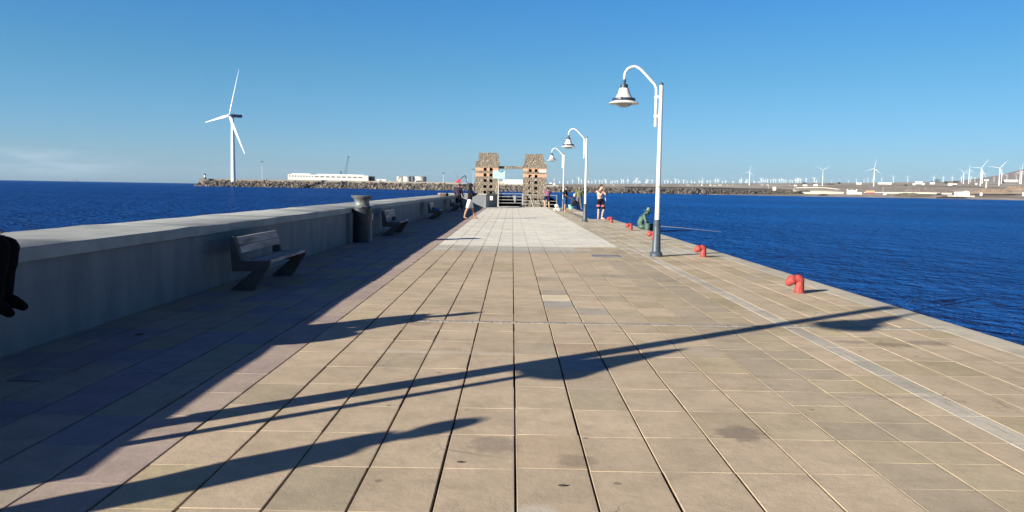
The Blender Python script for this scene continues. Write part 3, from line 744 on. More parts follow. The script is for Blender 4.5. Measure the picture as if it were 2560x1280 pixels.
# ---- hill at the right
vs = []; fs = []
hp = [(2300, 456), (2330, 455), (2400, 452), (2440, 448), (2470, 443), (2500, 437), (2530, 430), (2560, 423), (2620, 412), (2700, 402), (2850, 400), (3050, 430), (3260, 500)]
def hy(px):
    for a, b in zip(hp, hp[1:]):
        if px <= b[0]: return a[1]+(b[1]-a[1])*(px-a[0])/(b[0]-a[0])
    return hp[-1][1]
pl_ = list(range(2300, 3300, 8)); DD = [9000+i*180 for i in range(24)]
for px in pl_:
    for i, D in enumerate(DD):
        base = far(px, 468, D); tp = far(px, hy(px), 11500)
        f_ = max(0, 1-abs(D-11500)/2500)
        z = base.z*.9+(max(tp.z-base.z*.9, 0))*(f_*f_*(3-2*f_))
        z += 14*noise.noise(Vector((base.x/500, base.y/900, 0)))*f_*(0 if px < 2360 else 1)
        vs.append((base.x, base.y, z))
m_ = len(DD)
for i in range(len(pl_)-1):
    for j in range(m_-1): a = i*m_+j; fs.append((a, a+m_, a+m_+1, a+1))
mb = MB(); mb.add(vs, fs); tag(mb.build('hill', mat('hill_rock', (.20, .155, .14), 1, .2, .003), None, 180), kind='structure')

# ---- wind turbines
def turbine(base, hub, Rb, phase, label, group=None, yaw=None, s=1.0, dark=False, detail=True, blades=3):
    t = empty('wind_turbine', base, label, 'wind turbine', group)
    n = Vector((-.65, -.76, 0)).normalized() if yaw is None else Vector((math.cos(yaw), math.sin(yaw), 0))
    u = Vector((-n.y, n.x, 0)) if (-n.y) > 0 else Vector((n.y, -n.x, 0))
    H = hub-base[2]
    w_ = s
    mb = MB(); mb.lathe([(w_*1.0, -3), (w_*1.0, 0), (w_*.78, H*.6), (w_*.58, H-1.5*w_*.4)], n=14); mb.build('tower', turb_white, t, 50)
    nl = s*2.6
    # nacelle behind the rotor
    mb = MB(); A = Matrix(((u.x, -n.x, 0), (u.y, -n.y, 0), (0, 0, 1))).transposed().transposed()
    def L2(p): return Vector((0, 0, H))+u*p[0]-n*p[1]+Vector((0, 0, p[2]))
    bx = [(-.75, -.6, -.65), (.75, -.6, -.65), (.75, nl/s*1.7, -.6), (-.75, nl/s*1.7, -.6), (-.75, -.6, .6), (.75, -.6, .6), (.75, nl/s*1.7, .75), (-.75, nl/s*1.7, .75)]
    mb.add([L2([c_*s for c_ in p]) for p in bx], [(0, 3, 2, 1), (4, 5, 6, 7), (0, 1, 5, 4), (1, 2, 6, 5), (2, 3, 7, 6), (3, 0, 4, 7)])
    mb.build('nacelle', turb_dark if dark else turb_white, t, bevel=.25*s)
    hubc = Vector((0, 0, H))+n*(1.6*s)
    mb = MB(); mb.tube([hubc-n*(1.0*s), hubc-n*.2*s, hubc+n*.5*s, hubc+n*1.0*s], [.62*s, .66*s, .5*s, .12*s], 14); mb.build('hub', turb_white, t, 60)
    for k in range(blades):
        th = phase+k*2*math.pi/3
        d = u*math.cos(th)+Vector((0, 0, 1))*math.sin(th)
        pts = [hubc+d*(Rb*q) for q in (0.02, .05, .12, .22, .4, .6, .8, .95, 1)]
        ch = [c_*s*(.95 if dark else .42) for c_ in (.38, .40, .55, .66, .50, .36, .25, .14, .05)]
        mb = MB(); mb.tube([p+n*.0*i for i, p in enumerate(pts)], ch, 10, None, .33, side=d.cross(n)+n*.45)
        mb.build('blade', turb_white, t, 60)
    return t
D0 = 1070
b_ = far(583.3, 446, D0); hubp = far(575, 289, D0)
turbine((b_.x, b_.y, b_.z-1), hubp.z, 61, R(66), 'huge white three-bladed wind turbine on the end of the breakwater', s=2.9, dark=True)
# larger turbines on the plain: base px, base py, hub px, hub py, screen angle of one blade
big = [(1873, 466, 429, 75, 'leftmost big wind turbine on the plain, right of the nearest lamp'), (2056, 465, 425, 150, 'big wind turbine with two raised blades, mid plain'), (2184, 467, 421, 80, 'tall wind turbine with one blade straight up behind the white seafront house'),
 (2408, 463, 433, 130, 'wind turbine with a v of blades, left in the right-hand cluster'), (2422, 454, 424, 85, 'tall slim wind turbine with upright blade in the right-hand cluster'), (2450.7, 468, 420, 55, 'tall wind turbine standing left of the small square tower'),
 (2455, 461, 432.5, 100, 'shorter wind turbine just behind the tall one left of the square tower'), (2497, 467, 420, 50, 'tall wind turbine with two raised blades before the hill'), (2503, 460.6, 432.5, 90, 'shorter wind turbine beside the tall one before the hill'),
 (2549, 460, 431, 95, 'wind turbine at the right picture edge, behind its neighbour'), (2552.5, 464, 427, 85, 'rightmost wind turbine, at the right picture edge')]
for (bx_, by, hy_, ph, lab) in big:
    hp_ = by-hy_; D = min(1960*52/hp_, 2600); D = 1960*55/hp_*0.9
    bp = far(bx_, by, D); z = min(bp.z, terr_z(bx_, D)); hub = far(bx_, hy_, D).z
    turbine((bp.x, bp.y, z-.5), hub, 23.5*hp_*D/(1960*47), R(ph), lab, 'large wind turbines on the plain', s=1.2)
mids = [(2334, 461, 443), (2357.5, 460.6, 443), (2380, 459.6, 443), (2403, 459, 443), (2426.6, 458, 442), (2437, 454.5, 443), (2233, 457, 442), (2269, 455.7, 442), (2485, 453, 443.5), (2517, 450, 438), (2540.6, 449, 441.5),
 (2141, 458, 448), (2121, 458, 450), (2160, 457, 448), (2169.5, 457, 445), (2180.5, 457, 448), (2204, 457, 445), (2079, 459, 452), (2099, 458, 449), (1757, 463.5, 447)]
mid_l = ['with stubby blades left of the trees', 'with one raised blade above the trees', 'with raised blades on the plain right of the trees', 'hidden partly by the v-bladed turbine', 'short, under the tall slim turbine', 'faint, at the foot of the hill', 'pale, right of the long greenhouse', 'pale and alone in the gap of the plain', 'small, halfway up against the hill slope', 'white against the hill, left of the pair', 'white against the hill near the picture edge',
 'first after the small greenhouse', 'just left of the small greenhouse', 'slim one left of the tall upright turbine', 'faint taller one left of the tall upright turbine', 'hard by the tower of the tall upright turbine', 'faint one right of the tall upright turbine', 'right of the mid plain turbine', 'with a raised blade above the dark trees', 'taller than its row, right of the nearest lamp']
rr = random.Random(5)
for (bx_, by, hy_), ml in zip(mids, mid_l):
    hp_ = by-hy_; D = 1960*44/hp_; D = min(D, 7500)
    bp = far(bx_, by, D); hub = far(bx_, hy_, D).z
    turbine((bp.x, bp.y, min(bp.z, terr_z(bx_, D))-1), hub, 19*hp_*D/(1960*40), rr.uniform(0, 2), 'small wind turbine '+ml, 'smaller wind turbines on the plain', s=1.3)
# far rows, a few pixels each
tiny = [80, 165, 218, 285, 313, 388, 425, 462, 505, 535, 568, 578, 625, 645, 672, 697, 742, 760, 808, 870, 890, 905, 925, 937, 998, 1010, 1022, 1068, 1203, 1232, 1270, 1318, 1352, 1403, 1440, 1487, 1520, 1570, 1595, 1655, 1687, 1740, 1770, 1820, 1852, 1932, 2003, 2018, 2065, 2080, 2155, 2208]
tiny = [1380+v/4.267 for v in tiny]+[1900+v/7.758 for v in (20, 55, 100, 142, 210, 262, 302, 373, 418, 463, 502, 580, 622, 685, 718, 740, 783, 892, 1050, 1092)]
def tiny_mesh(seed):
    r2 = random.Random(seed); mb = MB(); H = 1.0
    mb.tube([(0, 0, -.4), (0, 0, 0), (0, 0, 1)], [.036, .034, .028], 6)
    mb.box(-.03, .11, -.03, .03, .96, 1.05)
    ph = r2.uniform(0, 2.1)
    for k in range(3):
        th = ph+k*2.094
        mb.tube([(-.03+.0*q, 0, 1) if q == 0 else (-.03+.57*q*math.cos(th)*.45, -.82*q*math.cos(th)*.45, 1+q*.45*math.sin(th)) for q in (0, .25, 1)], [.022, .026, .01], 5)
    return mb
tm = []
for s_ in range(6):
    o = tiny_mesh(s_).build('wind_turbine', turb_white); tm.append(o)
first = True; rr = random.Random(8)
for i, px in enumerate(sorted(tiny)):
    hp_ = rr.uniform(8, 13.5); by = 463.8 if px < 1900 else 461.2
    if px < 1660 and rr.random() < .35: hp_ += 3
    D = 9000
    o = tm[i] if i < 6 else tm[i % 6].copy()
    if i >= 6: col.objects.link(o)
    b_ = far(px, by+2, D); hgt = (hp_+2)*D/F
    o.location = b_; o.scale = (hgt*.9, hgt*.9, hgt)
    tag(o, 'tiny white wind turbine in the dense row beyond the breakwater' if px < 1780 else 'tiny white wind turbine in the far row left of the mid plain turbine', 'wind turbine',
        'far row of tiny turbines beyond the breakwater' if px < 1780 else 'far row of tiny turbines on the plain')
for i, px in enumerate((1168, 1385.5)):
    o = tm[i].copy(); col.objects.link(o); b_ = far(px, 460, 8000); o.location = b_; o.scale = (40, 40, 45)
    tag(o, ['tiny white wind turbine left of the left stone pillar', 'tiny wind turbine right of the right stone pillar'][i], 'wind turbine'); 
    if 'group' in o: del o['group']

# ---- buildings
wbld = mat('white_building', (.82, .80, .74), .7, .05, .05)
dkw = mat('dark_window', (.07, .08, .10), .4)
roofw = mat('pale_roof', (.70, .70, .68), .6, .06, .05)
dkend = mat('dark_cladding', (.05, .055, .075), .7, .2, .1)
def facade(name, label, cat, pxa, pxb, ya, yb, top, D, depth, wall_m=wbld):
    """box building whose front runs from pixel pxa to pxb, foot ya/yb, height by 'top'"""
    A = far(pxa, ya, D); B_ = far(pxb, yb, D); A.z = B_.z = min(A.z, B_.z)-1
    ux = (B_-A); Ln = ux.length; ux.normalize(); t = empty(name, A, label, cat, rz=math.atan2(ux.y, ux.x))
    H = far(pxa, top, D).z-A.z
    return t, Ln, H, Ln/(pxb-pxa)
t, Ln, H, k = facade('warehouse', 'long white warehouse with a row of dark windows on the breakwater', 'warehouse', 719.5, 921, 449, 451, 436, 1150, 40)
MB().box(0, Ln, 0, 40, 0, H).build('wall', wbld, t)
MB().box(.3, Ln-.3, .5, 39.5, H, H+.5).build('roof', roofw, t)
MB().box(10*k, 55*k, 3, 22, H+.5, H+1.9).build('roof_monitor', wbld, t); MB().box(72*k, 190*k, 3, 22, H+.5, H+1.6).build('roof_monitor', wbld, t)
for i in range(9): MB().box((3+i*7)*k, (6.2+i*7)*k, -.12, .1, H*.66, H*.82).build('window', dkw, t)
for i in range(9): MB().box((66.5+i*13.7)*k, (75.5+i*13.7)*k, -.12, .1, H*.64, H*.80).build('window', dkw, t)
MB().box(Ln, Ln+17*k, 4, 36, 0, H*.95).build('end_annex', dkend, t)
t, Ln, H, k = facade('low_white_building', 'small low white building right of the long warehouse', 'building', 941.5, 965, 453.5, 454, 448.2, 1120, 15)
MB().box(0, Ln, 0, 14, 0, H).build('wall', wbld, t); MB().box(-.3, Ln+.3, -.3, 14.3, H, H+.5).build('roof', roofw, t); MB().box(Ln+2, Ln+6, 2, 10, 0, H*.55).build('side_shed', wbld, t); MB().box(4, 7, -.1, .1, H*.4, H*.7).build('window', dkw, t)
tank = mat('tank_cream', (.50, .48, .43), .6, .1, .08)
for i, (cx_, w2, D, lab) in enumerate(((1002, 10, 1150, 'leftmost cream storage tank, with a stair up its side'), (1018, 10.5, 1090, 'front cream storage tank in the middle, overlapping its neighbours'), (1028, 9, 1170, 'storage tank in shade behind the middle tank'), (1051.5, 14.5, 1110, 'rightmost broad cream storage tank'))):
    g = far(cx_, 456, D); r_ = w2*D/F; H = far(cx_, 442, D).z-g.z
    t = empty('storage_tank', (g.x, g.y, g.z), lab, 'storage tank', 'storage tanks on the quay')
    MB().lathe([(r_, 0), (r_, H)], n=32).build('shell', tank, t, 40)
    MB().lathe([(r_*1.01, H), (r_*1.01, H+.35), (r_*.5, H+.9), (.2, H+1.1)], n=32).build('roof', mat('tank_roof', (.34, .34, .35), .7), t, 40)
    if i in (0, 3):
        n_ = MB(); 
        for q in range(10):
            a0 = math.pi*1.2+q*.09 if i == 0 else math.pi*1.12+q*.07
            zz_ = (H*(q/9)) if i == 0 else H*(1-q/9)*.9
            n_.box(r_*math.cos(a0)-.5, r_*math.cos(a0)+.5, r_*1.03*math.sin(a0)-.4, r_*1.03*math.sin(a0)+.3, max(zz_-.6, 0), zz_+.6)
        n_.build('stair', mat('tank_stair', (.2, .2, .2), .7), t)
    MB().tube([(0, 0, H+1), (0, 0, H+2.6)], .3, 6).build('vent', tank, t)
# crane
lat = mat('crane_blue', (.06, .13, .19), .6)
g = far(861, 449, 1210); t = empty('harbour_crane', g, 'blue lattice crane boom rising behind the long warehouse', 'crane')
tip = far(871, 393, 1210)-g; ft = Vector((0, 0, 3)); b = MB()
dv = tip-ft; sd = Vector((1, 0, -.2)).normalized()
for s_ in (-1, 1): b.tube([ft+sd*s_*1.7, ft+dv*.3+sd*s_*1.6, tip+sd*s_*.5], .28, 5)
for q in range(16):
    f0 = q/16; f1 = (q+1)/16; w0 = 1.7-1.2*f0; w1 = 1.7-1.2*f1; s_ = 1 if q % 2 else -1
    b.tube([ft+dv*f0+sd*s_*w0, ft+dv*f1-sd*s_*w1], .14, 4)
b.build('boom', lat, t)
MB().box(-5, 4, -3, 3, -1, 6).build('cab_base', lat, t); MB().box(-6.2, -4.4, -1, 1, 4, 13).build('mast', lat, t); MB().box(tip.x-1.2, tip.x+1.2, tip.y-.6, tip.y+.6, tip.z-1, tip.z+1.5).build('boom_head', lat, t)
# high masts
for px, y0, y1, D, lab in ((655.5, 447, 405, 1160, 'tall thin floodlight mast between the big turbine and the warehouse'), (1108.5, 457, 433.5, 1100, 'thin floodlight mast right of the storage tanks'), (1183, 458, 424, 1090, 'thin floodlight mast just left of the left stone pillar')):
    g = far(px, y0, D); H = far(px, y1, D).z-g.z; t = empty('floodlight_mast', g, lab, 'mast', 'floodlight masts on the breakwater')
    MB().lathe([(.38, 0), (.22, H)], n=8).build('mast', mat('mast_grey', (.5, .52, .54), .5), t)
    f = MB(); f.lathe([(.4, H-.2), (2.2, H), (2.2, H+.5), (.3, H+.9)], n=10); f.build('lamp_crown', dkend, t)
# beacon
g = far(512.5, 446, 1145); t = empty('harbour_beacon', g, 'small black and white harbour light on the breakwater tip', 'beacon')
MB().lathe([(1.6, -1), (1.6, 1.6)], n=16).build('plinth', dkend, t); MB().lathe([(1.35, 1.6), (1.2, 4.3)], n=16).build('tower', wbld, t); MB().lathe([(1.5, 4.3), (1.5, 4.6), (1, 4.7), (1, 5.9), (1.2, 6.0), (.1, 7)], n=16).build('lantern', dkend, t)
# pale hall seen through the gateway
t, Ln, H, k = facade('quay_hall', 'white flat hall seen through the stone gateway', 'hall', 1257, 1330, 460.3, 461.5, 449.8, 1060, 30)
MB().box(0, Ln, 0, 30, 0, H).build('wall', wbld, t); MB().box(-.3, Ln+.3, -.3, 30.3, H, H+.8).build('roof', roofw, t); MB().box(-11*k, -.02, 6, 26, 0, H*.72).build('side_wing', plaster, t); MB().box(.5*k, 2*k, -.1, .1, 0, H*.5).build('door', dkw, t)
# things by the far lamp on the breakwater
t, Ln, H, k = facade('port_shed', 'low pale shed with a dark flat canopy right of the right pillar', 'shed', 1366, 1381, 463.5, 463.7, 459.5, 1030, 10)
MB().box(0, Ln, 0, 9, 0, H).build('wall', dkend, t); MB().box(4, Ln-1, -.5, 8, H, H+1.6).build('roof', wbld, t)
t, Ln, H, k = facade('port_cabin', 'small blocky pale cabin on the breakwater between pillar and far lamp', 'cabin', 1382, 1388, 463.7, 464, 458.2, 1028, 10)
MB().box(0, Ln, 0, 5, 0, H).build('wall', wbld, t); MB().box(-.6, 0, 0, 5, 0, H*1.1).build('side_frame', dkend, t)
# excavator on the breakwater crest
exr = mat('excavator_red', (.60, .05, .07), .5, .1, .5)
g = far(1147, 457, 1040); t = empty('excavator', g, 'red machine with a black bent boom on the breakwater behind the dark-jacketed man', 'excavator'); k = 1040/F
MB().box(-8*k, 4*k, 0, 3, 0, 2.4).build('body', exr, t, bevel=.3); MB().box(-3*k, 5*k, .3, 2.7, 2.4, 5).build('cab', exr, t, bevel=.3)
f = MB(); f.tube([(1*k, 1, 3.5), (10*k, 1, 7.8), (15*k, 1, 9.5), (17*k, 1, 8.8), (19.5*k, 1, 1.5)], [.45, .6, .8, .7, .5], 6); f.build('boom', dkend, t)
f = MB(); f.box(16*k, 21*k, 0, 2, -.5, 2.5); f.build('bucket', mat('bucket_blue', (.08, .2, .5), .5), t, bevel=.2)
# ship on the horizon
g = far(183, 451.8, 9000); g.z = WZ; k = 9000/F; t = empty('cargo_ship', g, 'tiny grey ship on the open sea horizon at the left', 'ship')
shm = mat('ship_grey', (.10, .13, .17), .7)
MB().prism([(-8*k, 0), (7.4*k, 0), (8.4*k, 1.6*k), (-8*k, 1.4*k)], 'y', 0, 25).build('hull', shm, t); MB().box(-4*k, 5*k, 4, 20, 1.4*k, 2.6*k).build('superstructure', shm, t)

# ---- right-hand shore
def bx(name, label, cat, pxa, pxb, yb, yt, D, dp, parts, m=wbld, group=None):
    A = far(pxa, yb, D); B_ = far(pxb, yb, D); ux = B_-A; Ln = Vector((ux.x, ux.y)).length; H = far((pxa+pxb)/2, yt, D).z-A.z+.0
    t = empty(name, (A.x, A.y, A.z), label, cat, group, math.atan2(ux.y, ux.x)); 
    MB().box(0, Ln, 0, dp, -3, H).build('wall', m, t)
    for pn, fx0, fx1, y0, y1, fz0, fz1, mm in parts: MB().box(fx0*Ln, fx1*Ln, y0, y1, fz0*H, fz1*H).build(pn, mm, t)
    return t, Ln, H
t, Ln, H = bx('gable_shed', 'low bright white shed with a shallow gable on the right shore', 'shed', 2385.5, 2424, 487, 480.5, 1200, 14, [('door', .08, .2, -.08, .1, 0, .6, dkw)])
MB().prism([(0, H), (Ln, H), (Ln, H*1.02), (Ln*.76, H*1.55), (Ln*.55, H*1.1), (0, H*1.03)], 'y', 0, 14).build('roof', roofw, t)
MB().box(-8, Ln+6, -6, -4.5, -2.5, -.8).build('sea_wall', plaster, t)
red_roof = mat('orange_tiles', (.58, .28, .16), .8, .15, .4)
purple = mat('purple_wall', (.16, .10, .11), .9, .2, .2)
bx('seafront_house', 'white cubic seafront house with raised corners on the right shore', 'house', 2117, 2142, 483.5, 476, 1290, 10, [('corner_turret', 0, .09, 0, 3, 1, 1.35, wbld), ('corner_turret', .9, 1, 0, 3, 1, 1.35, wbld), ('chimney', .45, .55, 2, 4, 1, 1.25, wbld), ('door', .7, .8, -.1, .1, 0, .45, dkw), ('window', .3, .38, -.1, .1, .4, .7, dkw), ('annex', 1.0, 1.5, 1, 8, -.3, .35, wbld)])
bx('tiled_house', 'low house with orange tiled roof over dark purple walls on the shore', 'house', 2160, 2208, 486, 481.6, 1270, 10, [('roof', .1, .55, -1, 9, 1.0, 2.0, red_roof), ('window', .3, .4, -.1, .1, .3, .7, dkw), ('parapet', 0, 1.0, -.4, .4, 1.0, 1.25, wbld)], purple)
bx('low_white_house', 'long low white wall and building right of the tiled house', 'building', 2192, 2216, 483, 481, 1300, 8, [('roof', -.02, 1.02, -.3, 8.3, 1, 1.15, roofw), ('door', .4, .5, -.1, .1, 0, .8, dkw)])
bx('square_tower', 'small pale square tower with wider white top among the turbines', 'tower', 2463, 2467, 471, 452, 1750, 4, [('tower_top', -.9, 1.9, -3, 6, 1, 1.14, wbld)], plaster)
bx('greenhouse', 'long white greenhouse strip left in the plain behind the tall turbine', 'greenhouse', 2195, 2229, 458.5, 456.3, 3200, 60, [('roof', -.01, 1.01, -1, 60, 1, 1.15, roofw)], group='greenhouses on the plain')
bx('greenhouse', 'white greenhouse strip just left of the tall upright turbine', 'greenhouse', 2141, 2154, 459, 457, 3300, 60, [('roof', -.01, 1.01, -1, 60, 1, 1.15, roofw)], group='greenhouses on the plain')
bx('greenhouse', 'pale greenhouse block right of the gap, left of the trees', 'greenhouse', 2288, 2306, 458, 454, 3300, 60, [('roof', -.01, 1.01, -1, 60, 1, 1.1, roofw)], group='greenhouses on the plain')
bx('greenhouse', 'white greenhouse strip on the hill foot at the far right', 'greenhouse', 2510, 2545, 453, 450, 4200, 60, [('roof', -.01, 1.01, -1, 60, 1, 1.15, roofw)], group='greenhouses on the plain')
rr = random.Random(77)
hs = [(2370, 2392, 461, 459.3), (2368, 2378, 466, 464.5), (2380, 2392, 466, 463.8), (2325, 2337, 457.5, 455.8), (2438, 2443, 459, 457.8), (1985, 1992, 464, 462.6), (2007, 2018, 463.5, 461.8), (2034, 2044, 463, 460.5), (2048, 2062, 466.6, 464.8), (2074, 2080, 466, 465), (2090, 2095, 466, 465), (2282, 2289, 459.8, 458.2), (2305, 2312, 459.5, 458), (2450, 2456, 483.8, 481.8), (2556, 2562, 484, 481.5), (1932, 1940, 470.5, 467.5)]
wh = ['below the trees at right', 'low pair left one under the trees', 'low pair right one under the trees', 'in front of the dark tree line', 'alone right of the slim tall turbine', 'by the first dark bushes', 'among the first dark bushes', 'with a pink wall above', 'at the foot of the mid plain turbine', 'tiny, right of the mid plain turbine', 'tiny, further right of the mid plain turbine', 'left of the greenhouse block', 'right of the greenhouse block', 'low on the right beach', 'at the right picture edge on the beach', 'with a peaked top behind the rocks']
for (a, b, y0, y1), l_ in zip(hs, wh):
    D = 2400 if y0 < 470 else 1220
    t, Ln, H = bx('white_house', 'small white house '+l_, 'house', a, b, y0, y1, D, 12, [('roof', -.02, 1.02, -.4, 12.4, 1, 1.12, roofw), ('window', .55, .75, -.15, .1, .35, .7, dkw)], group='small white houses on the plain')
# white specks row beyond the breakwater (town)
for i in range(34):
    a = 1500+i*14.2+rr.uniform(-4, 4); 
    if a > 1985: break
    wd = rr.uniform(4, 12)
    bx('town_house', 'tiny white house in the town row beyond the breakwater', 'house', a, a+wd, 467 if a < 1700 else 466.5, 463.9-rr.uniform(0, 1.4), 3000, 30, [('roof', .1, .9, 2, 28, 1, 1.2, rr.choice([roofw, wbld]))], rr.choice([wbld, wbld, plaster]), group='white town houses beyond the breakwater')
# beige shore wall, road embankment
shore = mat('shore_concrete', (.46, .42, .35), .9, .15, .05)
mb = MB()
def ribbon(mb, pts, D, h0, dp):
    vs = []; fs = []
    for (px, py) in pts:
        p = far(px, py, D); r_ = Vector((p.x, p.y, 0)).normalized()
        for q, z in ((0, p.z-h0), (0, p.z), (dp, p.z), (dp, p.z-h0)): vs.append((p.x+r_.x*q, p.y+r_.y*q, z))
    for i in range(len(pts)-1):
        for k in range(4): fs.append((i*4+k, i*4+4+k, i*4+4+(k+1) % 4, i*4+(k+1) % 4))
    fs += [(3, 2, 1, 0), tuple(len(vs)-4+i for i in range(4))]
    mb.add(vs, fs)
ribbon(mb, [(1990, 478), (2030, 477.5), (2060, 478), (2110, 480)], 1330, 5, 6)
tag(mb.build('shore_wall', shore), 'pale shore retaining wall right of the rock breakwater end', 'wall')
mb = MB(); ribbon(mb, [(1990, 468.5), (2020, 467.5), (2060, 468), (2085, 470.5), (2100, 473)], 1650, 1.6, 8); tag(mb.build('road_embankment', shore), kind='structure')
mb = MB(); ribbon(mb, [(2215, 480.3), (2300, 480.3), (2380, 482.5)], 1290, 2.2, 5)
tag(mb.build('shore_wall', shore), 'long beige shore wall left of the gable shed', 'wall')
mb = MB(); ribbon(mb, [(2425, 480.5), (2480, 480.8), (2600, 482)], 1230, 1.4, 5)
tag(mb.build('shore_wall', mat('brown_wall', (.20, .15, .11), .95, .2, .1)), 'brown bank wall right of the gable shed', 'wall')
mb = MB(); ribbon(mb, [(1880, 474.0), (1935, 473.8), (2000, 477)], 1320, 1.6, 8)
tag(mb.build('shore_wall', shore), 'low pale wall carrying a post row behind the breakwater end', 'wall')
# posts along the breakwater end
for i, px in enumerate([1840+9.6*k for k in range(16)]):
    g = far(px, 476.5, 1310); H = far(px, 471.5, 1310).z-g.z
    o = MB().tube([(0, 0, 0), (0, 0, H)], .35, 5).build('fence_post', plaster); o.location = g; tag(o, 'thin pale post standing in the row above the breakwater end', 'post', 'posts above the breakwater end')
for px, y0, y1, lab in ((1921, 470, 460, 'pale pole left on the plain behind the rocks'), (1986.5, 471.5, 459, 'pale pole right on the plain behind the rocks'), (2207.5, 478, 468, 'thin mast right of the tall upright turbine'), (2312.5, 479, 469, 'thin mast left of the black rock')):
    g = far(px, y0, 1500); H = far(px, y1, 1500).z-g.z; o = MB().tube([(0, 0, -2), (0, 0, H)], .4, 6).build('utility_pole', plaster); o.location = g; tag(o, lab, 'pole')
# earth mounds
earth = mat('earth_mound', (.34, .245, .17), 1, .25, .08, .6, .15)
def mound(pts, D, dp, label, m, name='earth_mound', cat='mound'):
    vs = []; fs = []; rr2 = random.Random(len(pts)*7+int(D)); P = []
    for (a, b) in zip(pts, pts[1:]):
        n_ = max(2, int(abs(b[0]-a[0])/4))
        for i in range(n_): q = i/n_; P.append((a[0]+(b[0]-a[0])*q, a[1]+(b[1]-a[1])*q))
    P.append(pts[-1]); yb = max(p[1] for p in pts)+2.0
    for (px, py) in P:
        tp = far(px, py, D); bp = far(px, yb, D); r_ = Vector((tp.x, tp.y, 0)).normalized()
        for q in (-1, -.7, -.4, -.15, 0, .3, .7, 1):
            z = bp.z+(tp.z-bp.z)*(1-abs(q))**.8+(rr2.uniform(-.5, .5) if abs(q) < .9 else 0)
            vs.append((tp.x+r_.x*q*dp, tp.y+r_.y*q*dp, z))
    for i in range(len(P)-1):
        for k in range(7): a = i*8+k; fs.append((a, a+8, a+9, a+1))
    mb = MB(); mb.add(vs, fs); tag(mb.build(name, m, None), label, cat)
mound([(2425, 479), (2445, 474.5), (2465, 471), (2490, 472.5), (2515, 473.5), (2530, 478)], 1330, 25, 'tan bulldozed earth mound left of the higher one, right of the gable shed', earth)
mound([(2505, 475), (2525, 467), (2540, 465), (2570, 466), (2600, 472)], 1400, 30, 'higher orange-tan earth mound at the right picture edge', earth)
mound([(2260, 477), (2275, 471.5), (2292, 470.5), (2315, 473), (2335, 471.5), (2370, 475), (2385, 478)], 1420, 30, 'low grey-brown mound behind the beige shore wall', mat('mound_grey', (.25, .20, .17), 1, .25, .08, .6, .15))
rk = mat('black_rock', (.03, .028, .03), .95, .3, .3)
mound([(2340, 486), (2344, 481.5), (2350, 483), (2353, 481), (2354, 486)], 1240, 4, 'small jagged black rock on the shore left of the gable shed', rk, 'black_rock', 'rock')
mound([(2046, 487.3), (2056, 484.8), (2066, 485), (2070, 487.5)], 1220, 8, 'dark low rock at the waterline left of the seafront house', rk, 'black_rock', 'rock')
mound([(1990, 477.5), (2015, 476.2), (2018, 476), (2026, 477.5)], 1315, 4, 'dark low rock beside the pale retaining wall', rk, 'black_rock', 'rock')
mound([(2235, 486.5), (2255, 482.5), (2285, 482), (2300, 486), (2330, 488)], 1225, 12, 'long olive-brown bank at the waterline before the beige wall', mat('bank_brown', (.13, .115, .085), 1, .3, .1), 'shore_bank', 'bank')
mound([(2340, 493), (2370, 491.2), (2400, 492), (2418, 494)], 1090, 6, 'black rock shelf at the waterline below the gable shed', rk, 'rock_shelf', 'rock')
# trees on the plain
leaf = mat('dark_foliage', (.05, .06, .045), .9, .4, .3)
def tree(px, py, wpx, hpx, D, label, seed):
    r2 = random.Random(seed); g = far(px, py, D); k = D/F; t = empty('tree', (g.x, g.y, g.z-1), label, 'tree', 'dark trees on the plain')
    MB().tube([(0, 0, -2), (0, 0, hpx*k*.5)], [.6, .3], 6).build('trunk', mat('bark', (.12, .09, .07), .9) if 'bark' not in bpy.data.materials else bpy.data.materials['bark'], t)
    b = MB(); W_ = wpx*k/2; H = hpx*k
    for i in range(260):
        u_ = r2.gauss(0, .42); v_ = r2.uniform(-1, 1)*.5; z_ = r2.uniform(.15, 1)*math.sqrt(max(0.05, 1-min(abs(u_), 1)**2))*(1+.25*r2.uniform(-1, 1))
        p = Vector((u_*W_, v_*W_, z_*H)); s_ = r2.uniform(.6, 1.5)*k*.55
        a = Vector((r2.gauss(0, 1), r2.gauss(0, 1), r2.gauss(0, 1))).normalized(); c_ = a.cross(Vector((.3, .5, .8))).normalized()
        b.add([p-a*s_, p+c_*s_*.6, p+a*s_, p-c_*s_*.6], [(0, 1, 2, 3)])
    b.build('crown', leaf, t)
for i, (px, py, ww, h_, D, lab) in enumerate(((2011, 461.5, 18, 6, 3600, 'left broad dark tree clump on the plain near the pink-walled house'), (2035, 461, 8, 3, 3500, 'small dark tree right of the left broad clump'), (2078, 462, 24, 4, 3200, 'flat dark tree band right of the mid plain turbine'), (2098, 459, 7, 4, 3200, 'round dark tree below the raised-blade turbine'),
    (1978, 463, 7, 3, 3300, 'small dark bush left of all the clumps'), (2343, 456.5, 18, 8, 3300, 'dark domed tree between the two stubby turbines'), (2330, 456.5, 10, 3, 3300, 'low dark tree left of the domed tree'), (2364, 458.5, 14, 5, 3100, 'dark tree right of the domed tree'), (2388, 456.5, 22, 4, 3300, 'long dark tree row at the foot of the hill'), (2264, 464, 9, 3, 2300, 'dark lone bush on the bare plain'), (2386, 464.5, 16, 3, 2200, 'low dark hedge under the long tree row'), (2508, 456.5, 7, 3, 3000, 'small round tree before the hill at right'))):
    tree(px, py, ww, h_, D, lab, i)

